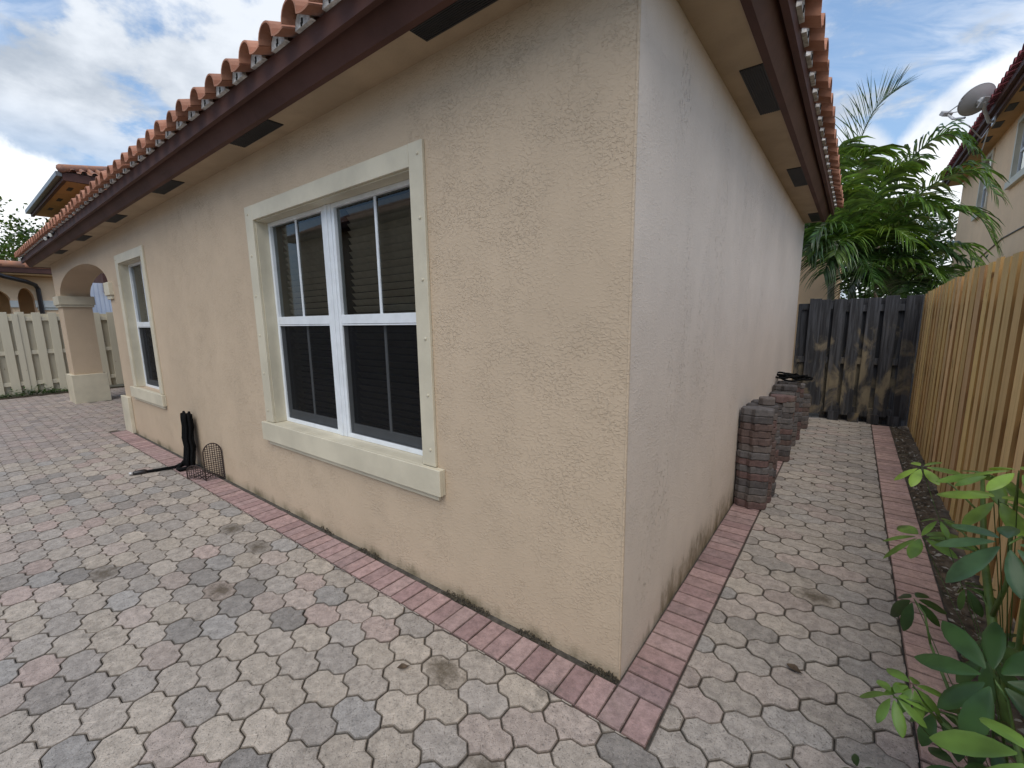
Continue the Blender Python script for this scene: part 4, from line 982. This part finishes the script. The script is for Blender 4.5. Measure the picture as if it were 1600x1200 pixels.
# satellite dish on the eave
dt = thing('satellite_dish', 'grey satellite dish mounted on the tiled eave of the peach house', 'satellite dish', (2.36, 11.3, 5.25))
dc = Vector((2.10, 11.0, 5.43)); dn = Vector((-0.62, -0.42, 0.66)).normalized()      # the bowl opens up and away; its grey back is towards the walkway
dn = Vector((-0.55, 0.58, 0.60)).normalized()
ea = Vector((0, 0, 1)).cross(dn).normalized(); eb = dn.cross(ea)
m = MB(); N = 28; rings = 5
for s_, off in ((1, 0.0), (-1, -0.012)):
    base = len(m.v)
    m.v.append(tuple(dc + dn * (off - 0.075)))
    for k in range(1, rings + 1):
        r = k / rings
        for q in range(N):
            a = 2 * math.pi * q / N; m.v.append(tuple(dc + ea * (0.31 * r * math.cos(a)) + eb * (0.26 * r * math.sin(a)) + dn * (off - 0.075 * (1 - r * r))))
    for q in range(N):
        f = [base, base + 1 + q, base + 1 + (q + 1) % N]; m.face(f if s_ > 0 else f[::-1])
    for k in range(rings - 1):
        for q in range(N):
            a = base + 1 + k * N; f = [a + q, a + N + q, a + N + (q + 1) % N, a + (q + 1) % N]; m.face(f if s_ > 0 else f[::-1])
m.build('reflector', M['dish'], dt, smooth=True)
rim = MB(); rim.tube([dc + ea * (0.312 * math.cos(2 * math.pi * q / N)) + eb * (0.262 * math.sin(2 * math.pi * q / N)) for q in range(N + 1)], 0.010, 6); rim.build('rim', M['dish'], dt, smooth=True)
bk_ = dc - dn * 0.10
m = MB(); m.tube([bk_ + dn * 0.01, bk_ - dn * 0.07], [0.07, 0.06], 8); m.tube([bk_ - dn * 0.05, Vector((2.24, 11.06, 5.22)), Vector((2.34, 11.25, 5.06)), Vector((2.42, 11.4, 5.10))], [0.032, 0.03, 0.03, 0.03], 8)
m.obox((2.42, 11.4, 5.10), (0.012, 0, 0), (0, 0.11, 0), (0, 0, 0.06)); m.obox(bk_ - dn * 0.06, ea * 0.06, eb * 0.09, dn * 0.012); m.build('mount', M['metal'], dt)
foot = dc - eb * 0.29
tip = dc + dn * 0.40 - eb * 0.33
m = MB(); m.tube([foot - dn * 0.02, (foot + tip) / 2 - eb * 0.06, tip], [0.02, 0.02, 0.018], 8); m.tube([dc - ea * 0.3 - eb * 0.1, tip], 0.010, 6); m.tube([dc + ea * 0.3 - eb * 0.1, tip], 0.010, 6); m.build('feed_arm', M['metal'], dt)
m = MB(); m.obox(tip, ea * 0.10, eb * 0.04, dn * 0.05); m.build('feed_horn', M['dish'], dt, bevel=0.01)
m = MB(); m.tube([tip, Vector((2.06, 11.1, 5.02)), Vector((2.30, 11.5, 4.85)), Vector((2.40, 11.65, 5.05))], 0.012, 6); m.tube([(2.40, 11.65, 5.02), (2.38, 11.9, 4.7), (2.5, 12.1, 4.3), (2.62, 12.3, 3.9)], 0.010, 6); m.build('dish_cable', M['metal'], dt)

# ================================================================== PALMS behind the gate
def frond_mesh(pts, nl=34, ll=0.42, lw=0.026, droop=0.5, sweep=0.9, seed=0, vee=0.5):
    """pts: rachis control points; returns MB with rachis and leaflets"""
    rr = random.Random(seed); mb = MB()
    pts = [Vector(p) for p in pts]
    def cr(t):
        n_ = len(pts) - 1; i = min(int(t * n_), n_ - 1); u = t * n_ - i
        p0 = pts[max(i - 1, 0)]; p1 = pts[i]; p2 = pts[i + 1]; p3 = pts[min(i + 2, n_)]
        return 0.5 * ((2 * p1) + (p2 - p0) * u + (2 * p0 - 5 * p1 + 4 * p2 - p3) * u * u + (3 * p1 - p0 - 3 * p2 + p3) * u ** 3)
    ra = [cr(k / 20) for k in range(21)]; mb.tube(ra, [0.016 * (1 - 0.85 * k / 20) + 0.002 for k in range(21)], 5)
    for k in range(nl):
        t = 0.16 + 0.84 * (k + 0.5) / nl
        p = cr(t); tg = (cr(min(t + 0.02, 1)) - cr(t - 0.02)).normalized()
        sd = tg.cross(Vector((0, 0, 1)))
        if sd.length < 0.1: sd = Vector((1, 0, 0))
        sd.normalize(); up = sd.cross(tg).normalized()
        L0 = ll * (0.45 + 0.75 * math.sin(math.pi * min(1, 0.12 + t * 0.86)) ** 0.8)
        for s_ in (-1, 1):
            L = L0 * rr.uniform(0.82, 1.1); sw = sweep * (0.6 + 0.9 * t) * rr.uniform(0.65, 1.4)
            d0 = (sd * s_ + tg * sw + up * vee * rr.uniform(0.5, 1.2)).normalized()
            P = []; q = p.copy(); d = d0.copy(); ns = 4
            for i in range(ns + 1):
                P.append(q.copy()); q = q + d * (L / ns); d = (d + Vector((0, 0, -1)) * droop * 0.42 * rr.uniform(0.8, 1.2)).normalized()
            wv = d0.cross(up)
            if wv.length < 0.1: wv = tg
            wv = (tg * 0.8 + wv.normalized() * 0.3).normalized()
            k_ = rr.choice([0.55, 0.75, 0.9, 1.0, 1.15, 1.45]); mb.tc = (k_ * rr.uniform(0.9, 1.15), k_, k_ * 0.9, 1)
            o = len(mb.v); prof = [0.45, 1.0, 0.95, 0.6, 0.0]
            for i, c in enumerate(P):
                w = lw * prof[i] * 0.5
                if i < ns: mb.v += [tuple(c - wv * w), tuple(c + Vector((0, 0, -w * 0.5))), tuple(c + wv * w)]
                else: mb.v.append(tuple(c))
            for i in range(ns - 1):
                a = o + 3 * i; mb.face([a, a + 1, a + 4, a + 3]); mb.face([a + 1, a + 2, a + 5, a + 4])
            a = o + 3 * (ns - 1); mb.face([a, a + 1, a + 3]); mb.face([a + 1, a + 2, a + 3])
    return mb
def palm(name, label, base, top, fronds, tr=0.06):
    root = thing(name, label, 'palm tree', base, 'palms behind the gate')
    t = MB(); b0 = Vector(base); t0 = Vector(top); n = 14
    t.tube([b0.lerp(t0, k / n) + Vector((0.02 * math.sin(k), 0, 0)) for k in range(n + 1)], [tr * (1.25 - 0.4 * k / n) * (1.06 if k % 2 else 0.97) for k in range(n + 1)], 9); t.build('trunk', M['palm_trunk'], root, smooth=True)
    for i, (path, ll, lw, dr, colr, sw, nl) in enumerate(fronds):
        f = frond_mesh([top] + path, nl=int(nl * (1.2 if lw > 0.03 else 1.8)), ll=ll * 1.2, lw=lw * (1.1 if lw > 0.03 else 1.0), droop=dr * (1.35 if lw > 0.03 else 1.0), vee=0.30 if lw > 0.03 else 0.5, seed=i * 7 + len(name), sweep=sw)
        o = f.build('frond', M['frond'], root, tint=True); o.color = (*colr, 1)
    return root
G1 = (0.100, 0.180, 0.038); G2 = (0.070, 0.140, 0.038); G3 = (0.135, 0.220, 0.042); G4 = (0.040, 0.085, 0.030); G5 = (0.075, 0.14, 0.065)
palm('palm_tree', 'arching palm with drooping fronds just behind the blackened gate', (0.62, 7.5, 0), (0.62, 7.55, 2.35), [
    ([(0.85, 7.5, 3.05), (1.10, 7.45, 3.70), (1.42, 7.4, 3.98), (1.70, 7.3, 3.72)], 0.50, 0.040, 0.60, G2, 0.55, 34),
    ([(0.40, 7.2, 2.70), (0.20, 7.0, 2.85), (0.08, 6.9, 2.70)], 0.46, 0.036, 0.8, G2, 0.6, 32),
    ([(0.50, 7.15, 2.62), (0.42, 6.85, 2.62), (0.36, 6.7, 2.40)], 0.46, 0.036, 0.8, G1, 0.6, 32),
    ([(0.85, 7.2, 2.80), (1.15, 6.95, 3.05), (1.40, 6.85, 2.90)], 0.48, 0.036, 0.7, G1, 0.6, 34),
    ([(0.95, 7.35, 2.85), (1.35, 7.2, 3.28), (1.72, 7.1, 3.38), (1.95, 7.0, 3.02)], 0.46, 0.036, 0.65, G1, 0.55, 36),
    ([(0.90, 7.3, 2.62), (1.35, 7.15, 2.92), (1.78, 7.0, 2.82), (2.00, 6.95, 2.40)], 0.46, 0.036, 0.55, G1, 0.6, 36),
    ([(0.95, 7.35, 2.45), (1.35, 7.25, 2.52), (1.72, 7.2, 2.28)], 0.42, 0.034, 0.6, G4, 0.6, 34),
    ([(0.95, 7.2, 2.3), (1.30, 7.05, 2.24), (1.55, 7.0, 2.02)], 0.42, 0.034, 0.6, G1, 0.6, 34),
    ([(0.45, 7.3, 2.85), (0.32, 7.15, 3.25), (0.25, 7.05, 3.35)], 0.45, 0.036, 0.7, G3, 0.6, 30),
    ([(0.70, 7.3, 2.95), (0.80, 7.1, 3.40), (0.95, 7.0, 3.55)], 0.50, 0.042, 0.8, G3, 0.6, 30),
    ([(0.35, 7.25, 2.55), (0.12, 7.0, 2.62), (0.02, 6.85, 2.45)], 0.46, 0.034, 0.8, G4, 0.6, 32),
    ([(0.45, 7.1, 2.45), (0.32, 6.85, 2.38), (0.25, 6.75, 2.15)], 0.45, 0.034, 0.8, G4, 0.6, 32),
    ([(0.75, 7.15, 2.62), (0.98, 6.85, 2.70), (1.2, 6.7, 2.5)], 0.45, 0.036, 0.6, G3, 0.6, 34),
    ([(0.62, 7.2, 2.4), (0.72, 6.95, 2.3), (0.85, 6.85, 2.0)], 0.42, 0.034, 0.7, G2, 0.6, 32)], 0.05)
palm('palm_tree', 'taller palm with upright feathery top frond beside the tiled eave', (0.30, 8.3, 0), (0.32, 8.3, 2.7), [
    ([(0.36, 8.3, 3.5), (0.45, 8.3, 4.2), (0.62, 8.25, 4.75), (0.86, 8.2, 4.98)], 0.55, 0.020, 0.22, G5, 0.8, 40),
    ([(0.25, 8.2, 3.3), (0.20, 8.1, 3.95), (0.22, 8.0, 4.25)], 0.60, 0.046, 0.75, G3, 0.5, 32),
    ([(0.42, 8.15, 3.4), (0.52, 8.0, 3.95), (0.62, 7.9, 4.05)], 0.60, 0.046, 0.8, G3, 0.5, 32),
    ([(0.6, 8.2, 3.2), (0.95, 8.1, 3.75), (1.2, 8.1, 3.85)], 0.50, 0.034, 0.6, G1, 0.6, 34),
    ([(0.75, 8.3, 3.0), (1.2, 8.3, 3.35), (1.6, 8.4, 3.2)], 0.50, 0.034, 0.5, G5, 0.6, 34),
    ([(0.10, 8.1, 3.1), (-0.1, 7.9, 3.3), (-0.2, 7.8, 3.1)], 0.5, 0.036, 0.8, G4, 0.6, 30),
    ([(0.5, 8.0, 3.0), (0.7, 7.7, 3.2), (0.85, 7.5, 3.0)], 0.5, 0.038, 0.7, G3, 0.6, 32),
    ([(0.3, 7.9, 2.9), (0.25, 7.6, 3.0), (0.2, 7.4, 2.7)], 0.5, 0.036, 0.8, G2, 0.6, 32)], 0.055)
palm('palm_tree', 'lower dark palm filling the gap between gate and pine fence', (1.15, 8.0, 0), (1.12, 8.0, 1.75), [
    ([(1.4, 7.9, 2.3), (1.75, 7.8, 2.5), (2.0, 7.7, 2.2)], 0.42, 0.032, 0.6, G1, 0.6, 32),
    ([(0.9, 7.9, 2.3), (0.65, 7.8, 2.5), (0.5, 7.7, 2.3)], 0.42, 0.032, 0.6, G4, 0.6, 32),
    ([(1.1, 7.7, 2.3), (1.15, 7.4, 2.45), (1.25, 7.2, 2.2)], 0.42, 0.032, 0.6, G2, 0.6, 32),
    ([(1.35, 7.7, 2.1), (1.55, 7.4, 2.15), (1.68, 7.2, 1.95)], 0.42, 0.032, 0.6, G1, 0.6, 32),
    ([(0.9, 7.7, 2.1), (0.7, 7.4, 2.15), (0.55, 7.2, 1.9)], 0.42, 0.032, 0.6, G4, 0.6, 32),
    ([(1.2, 7.8, 1.95), (1.25, 7.4, 2.0), (1.25, 7.1, 1.85)], 0.40, 0.032, 0.6, G4, 0.6, 32)], 0.05)

# ================================================================== TREES
def tree(name, label, base, h, rad, mat, seed, group=None, nclump=90, leaf=0.11, per=46, stretch=1.0):
    rr = random.Random(seed); root = thing(name, label, 'tree', base, group); bx, by, bz = base
    t = MB(); fork = h * 0.42
    t.tube([(bx, by, bz), (bx + 0.05, by, bz + fork * 0.5), (bx, by + 0.05, bz + fork)], [0.16, 0.13, 0.11], 9)
    tips = []
    for k in range(7):
        a = 2 * math.pi * k / 7 + rr.uniform(-.3, .3); e = rr.uniform(0.4, 1.1); L = rad * rr.uniform(0.6, 1.0)
        p1 = Vector((bx, by, bz + fork)); p2 = p1 + Vector((math.cos(a) * L * 0.5, math.sin(a) * L * 0.5, L * 0.5 * e * stretch)); p3 = p1 + Vector((math.cos(a) * L, math.sin(a) * L, L * e * 1.1 * stretch))
        t.tube([p1, p2, p3], [0.08, 0.05, 0.02], 6); tips += [p2, p3]
    t.build('trunk', M['bark'], root, smooth=True)
    c = MB(); cz = bz + h - rad * stretch * 0.85
    for k in range(nclump):
        while True:
            v = Vector((rr.uniform(-1, 1), rr.uniform(-1, 1), rr.uniform(-1, 1)))
            if 0.35 < v.length < 1: break
        v = v * (0.75 + 0.35 * mnoise.noise(v * 2.1 + Vector((seed, 0, 0))))
        cc = Vector((bx + v.x * rad, by + v.y * rad, cz + v.z * rad * stretch)); cr_ = rad * rr.uniform(0.10, 0.2)
        for q in range(per):
            o = cc + Vector((rr.gauss(0, 1), rr.gauss(0, 1), rr.gauss(0, 0.7))) * cr_
            d = Vector((rr.gauss(0, 1), rr.gauss(0, 1), rr.gauss(-0.2, 0.7))).normalized(); s_ = d.cross(Vector((rr.gauss(0, 1), rr.gauss(0, 1), 1))).normalized()
            L = leaf * rr.uniform(0.6, 1.2); c.add([o, o + d * L * 0.5 + s_ * L * 0.28, o + d * L, o + d * L * 0.5 - s_ * L * 0.28], [(0, 1, 2, 3)])
    c.build('crown', mat, root); return root
tree('leafy_tree', 'light green leafy tree above the neighbour roof at the far left', (-21.0, -0.9, 0), 5.9, 1.9, M['crown_a'], 3, nclump=80, leaf=0.16, per=40)
tree('leafy_tree', 'darker leafy tree behind the far left eave', (-23.5, 1.5, 0), 5.6, 1.7, M['crown_b'], 5, nclump=70, leaf=0.16, per=40)
tree('shade_tree', 'dense dark tree glimpsed behind the palms beside the peach house', (1.7, 20.0, 0), 5.6, 2.2, M['crown_b'], 8, nclump=110, leaf=0.17, per=44)
tree('shade_tree', 'dark green tree behind the palms nearer to the tan house', (-0.6, 17.0, 0), 5.0, 2.0, M['crown_b'], 11, nclump=90, leaf=0.17, per=40)
tree('leafy_bush', 'dark bushy shrub growing low behind the gate under the palms', (1.3, 10.5, 0), 2.7, 1.35, M['crown_b'], 14, nclump=90, leaf=0.13, per=44)
# across the yard, seen mirrored in the window panes
for k, (tx, ty, th_) in enumerate([(-5.6, -7.6, 3.9), (-6.5, -7.9, 4.4), (-7.5, -7.7, 4.0), (-4.4, -8.1, 3.6)]):
    tree('cypress_tree', ['second cypress of the row across the yard', 'tallest slim cypress of the row across the yard', 'end cypress of the row, beyond the tallest one', 'shortest cypress at the near end of the row'][k], (tx, ty, 0), th_, 0.5, M['crown_a'], 20 + k, 'cypresses across the yard', nclump=60, leaf=0.12, per=40, stretch=3.4)
oh = thing('facing_house', 'tan house facing the patio from across the yard, mirrored in the windows', 'house', (-7, -11, 0))
m = MB(); m.box(-22, -14, 0, -2.5, -10.4, 5.6); m.build('wall', M['interior_wall'], oh)
m = MB(); m.box(-22.5, -14.5, 5.6, -2.0, -9.9, 5.85); m.build('fascia', M['fascia'], oh)
m = MB(); m.add([(-22.5, -9.9, 5.86), (-2, -9.9, 5.86), (-4.5, -12.2, 7.0), (-20, -12.2, 7.0), (-2, -14.5, 5.86), (-22.5, -14.5, 5.86)], [(0, 1, 2, 3), (1, 4, 2), (4, 5, 3, 2), (5, 0, 3)]); m.build('roof', M['tile_old'], oh)
for xx in (-15, -10.5, -5):
    w = MB(); w.box(xx, -10.39, 0.9, xx + 1.5, -10.36, 2.3); w.build('window', M['trim'], oh)

# ================================================================== UMBRELLA PLANTS by the walkway
def leaflet_mesh():
    mb = MB(); prof = [(0, 0.015), (0.08, 0.06), (0.24, 0.13), (0.45, 0.178), (0.68, 0.175), (0.86, 0.115), (0.95, 0.055), (1.0, 0.008)]
    for t, w in prof:
        z = -0.16 * t * t; mb.v += [(t, -w, z - w * 0.05), (t, -w * 0.5, z + w * 0.16), (t, 0, z), (t, w * 0.5, z + w * 0.16), (t, w, z - w * 0.05)]
    for i in range(len(prof) - 1):
        for k in range(4): a = 5 * i + k; mb.face([a, a + 5, a + 6, a + 1])
    return mb.mesh('leaflet', M['leaf'], smooth=True)
lm = leaflet_mesh()
def compound_leaf(plant, c, nrm, L, n, colr, droop, stem_pt, seed):
    rr = random.Random(seed); c = Vector(c); nrm = Vector(nrm).normalized(); s0 = Vector(stem_pt)
    mid = (s0 + c) / 2 + Vector((0, 0, 0.04)) - nrm * 0.02
    q = MB(); q.tube([s0, mid, c - nrm * 0.01], [0.0042, 0.0034, 0.0026], 6); pet = q.build('leaf', M['stem'], plant, smooth=True)
    e1 = nrm.cross(Vector((0.2, 0.3, 1)))
    if e1.length < 0.1: e1 = nrm.cross(Vector((1, 0, 0)))
    e1.normalize(); e2 = nrm.cross(e1)
    a0 = rr.uniform(0, 6.28)
    for k in range(n):
        a = a0 + 2 * math.pi * k / n * 0.93 + rr.uniform(-.12, .12); rad = e1 * math.cos(a) + e2 * math.sin(a); dr = droop + rr.uniform(-0.15, 0.15)
        X = (rad * math.cos(dr) - nrm * math.sin(dr)).normalized(); Z = (nrm * math.cos(dr) + rad * math.sin(dr)); Y = Z.cross(X).normalized()
        roll = Matrix.Rotation(rr.uniform(-0.25, 0.25), 3, X); Y = roll @ Y; Z = X.cross(Y)
        L2 = L * rr.uniform(0.82, 1.12); st = c + X * L * 0.16
        o = bpy.data.objects.new('leaflet', lm); col.objects.link(o); o.parent = pet
        W = Matrix((X * L2, Y * L2 * rr.uniform(0.9, 1.1), Z * L2)).transposed().to_4x4(); W.translation = st - Vector(ORG[pet.name]); o.matrix_local = W
        f = rr.uniform(0.8, 1.2); o.color = (colr[0] * f, colr[1] * f, colr[2] * f, 1)
        q = None
    q = MB()
    for ch in pet.children:
        p = Vector(ch.matrix_local.translation) + Vector(ORG[pet.name]); q.tube([c, p], 0.0017, 4, False)
    q.build('leaf_stalk', M['stem'], pet)
D = (0.040, 0.088, 0.024); D2 = (0.055, 0.11, 0.028); LG = (0.15, 0.265, 0.05); LL_ = (0.23, 0.36, 0.06); PL = (0.075, 0.15, 0.065)
up1 = thing('umbrella_plant', 'tall umbrella plant with bright and dark leaf clusters against the pine fence', 'plant', (1.27, 0.72, 0))
m = MB(); S1 = [(1.27, 0.62, -0.02), (1.225, 0.70, 0.18), (1.205, 0.80, 0.36), (1.20, 1.02, 0.52), (1.20, 1.133, 0.66), (1.19, 1.2, 0.82)]
m.tube(S1, [0.017, 0.016, 0.015, 0.012, 0.010, 0.007], 8); m.tube([S1[2], (1.21, 0.72, 0.55), (1.19, 0.70, 0.80)], [0.009, 0.008, 0.006], 7); m.tube([S1[1], (1.2, 0.45, 0.45), (1.16, 0.35, 0.85)], [0.009, 0.008, 0.006], 7)
m.build('stem', M['stem'], up1, smooth=True)
compound_leaf(up1, (1.00, 1.31, 0.80), (-0.25, -0.25, 1), 0.115, 6, LL_, 0.25, S1[4], 1)
compound_leaf(up1, (1.017, 1.151, 0.50), (-0.35, -0.1, 1), 0.155, 7, LG, 0.15, S1[3], 2)
compound_leaf(up1, (1.06, 1.10, 0.62), (-0.2, -0.3, 1), 0.09, 5, LG, 0.5, S1[3], 31)
compound_leaf(up1, (1.15, 0.71, 0.874), (-0.2, -0.2, 1), 0.15, 7, LL_, 0.2, (1.19, 0.70, 0.80), 3)
compound_leaf(up1, (1.15, 0.54, 1.034), (-0.1, -0.2, 1), 0.13, 7, LL_, 0.2, (1.19, 0.70, 0.80), 4)
compound_leaf(up1, (1.17, 0.95, 0.90), (0.1, -0.2, 1), 0.14, 7, LG, 0.3, S1[5], 5)
compound_leaf(up1, (1.08, 0.20, 0.90), (-0.15, -0.35, 1), 0.16, 7, PL, 0.25, (1.16, 0.35, 0.85), 6)
compound_leaf(up1, (1.14, 0.90, 0.42), (-0.5, -0.4, 0.8), 0.11, 6, D2, 0.7, S1[2], 8)
compound_leaf(up1, (1.18, 0.62, 0.36), (-0.5, -0.5, 0.7), 0.12, 6, D, 0.6, S1[1], 9)
up2 = thing('umbrella_plant', 'low umbrella plant with large dark leaves leaning over the brick edging', 'plant', (1.2, 0.15, 0))
m = MB(); S2 = [(1.2, 0.10, -0.02), (1.12, 0.12, 0.15), (1.05, 0.08, 0.30), (0.98, 0.04, 0.36)]
m.tube(S2, [0.010, 0.009, 0.007, 0.005], 7); m.tube([(1.22, 0.05, -0.02), (1.16, 0.0, 0.25), (1.10, -0.05, 0.45)], [0.011, 0.009, 0.007], 7); m.tube([(1.18, 0.2, -0.02), (1.05, 0.35, 0.25), (0.99, 0.42, 0.38)], [0.007, 0.006, 0.004], 6); m.tube([(1.1, 0.0, -0.02), (0.95, -0.05, 0.1), (0.86, -0.08, 0.17)], [0.005, 0.004, 0.003], 6)
m.build('stem', M['stem'], up2, smooth=True)
compound_leaf(up2, (1.05, -0.02, 0.591), (-0.25, -0.62, 0.75), 0.155, 8, D, 0.18, (1.10, -0.05, 0.45), 11)
compound_leaf(up2, (0.94, 0.495, 0.50), (-0.3, -0.45, 0.8), 0.115, 6, D, 0.75, (0.99, 0.42, 0.38), 12)
compound_leaf(up2, (0.863, -0.003, 0.42), (-0.2, -0.2, 1), 0.095, 7, LG, 0.35, S2[3], 13)
compound_leaf(up2, (0.91, 0.05, 0.44), (0.0, -0.3, 1), 0.085, 7, LG, 0.5, S2[3], 14)
compound_leaf(up2, (0.981, 0.138, 0.33), (-0.3, -0.4, 0.9), 0.10, 6, D2, 0.5, S2[2], 15)
compound_leaf(up2, (1.02, 0.00, 0.27), (-0.3, -0.5, 0.8), 0.105, 6, D, 0.6, S2[1], 16)
compound_leaf(up2, (1.10, 0.10, 0.33), (-0.3, -0.5, 0.8), 0.12, 7, D, 0.5, S2[1], 17)
compound_leaf(up2, (1.09, 0.25, 0.50), (-0.3, -0.4, 0.8), 0.12, 7, D2, 0.6, S2[1], 18)
compound_leaf(up2, (0.80, -0.093, 0.19), (-0.3, -0.3, 0.9), 0.07, 4, D, 0.4, (0.86, -0.08, 0.17), 19)
compound_leaf(up2, (0.96, -0.66, 0.86), (-0.2, -0.2, 1), 0.125, 6, LG, 0.25, (1.10, -0.05, 0.45), 20)

# ================================================================== SMALL DEBRIS
def dead_leaf(x, y, L, a, label):
    q = MB(); n = 6
    for i in range(n + 1):
        t = i / n; w = 0.28 * L * math.sin(math.pi * min(0.98, t + 0.02)) * (0.8 + 0.3 * math.sin(5 * t)); z = 0.006 + 0.25 * L * (t - 0.5) ** 2 * 2
        for s_ in (-1, 0, 1): q.v.append((x + math.cos(a) * L * (t - 0.5) - math.sin(a) * w * s_, y + math.sin(a) * L * (t - 0.5) + math.cos(a) * w * s_, z + abs(s_) * w * 0.7))
    for i in range(n):
        for k in range(2): b_ = 3 * i + k; q.face([b_, b_ + 1, b_ + 4, b_ + 3])
    tag(q.build('dead_leaf', M['deadleaf'], smooth=True), label, 'leaf')
dead_leaf(-0.80, -0.545, 0.06, 0.9, 'curled brown dead leaf on the grey patio pavers in front of the wall corner')
dead_leaf(0.60, 0.50, 0.07, -0.4, 'dark shrivelled leaf lying on the walkway pavers near the bricks')
dead_leaf(0.50, 3.2, 0.035, 0.4, 'tiny dark leaf scrap further along the walkway')
q = MB(); q.tube([(0.62, -0.02, 0.012), (0.74, -0.08, 0.016), (0.83, -0.14, 0.012), (0.95, -0.16, 0.01)], [0.003, 0.004, 0.003, 0.002], 5); q.tube([(0.74, -0.08, 0.016), (0.78, -0.03, 0.022)], [0.003, 0.001], 4)
tag(q.build('dry_twig', M['deadleaf']), 'thin dry twig lying across the walkway pavers by the umbrella plant', 'twig')
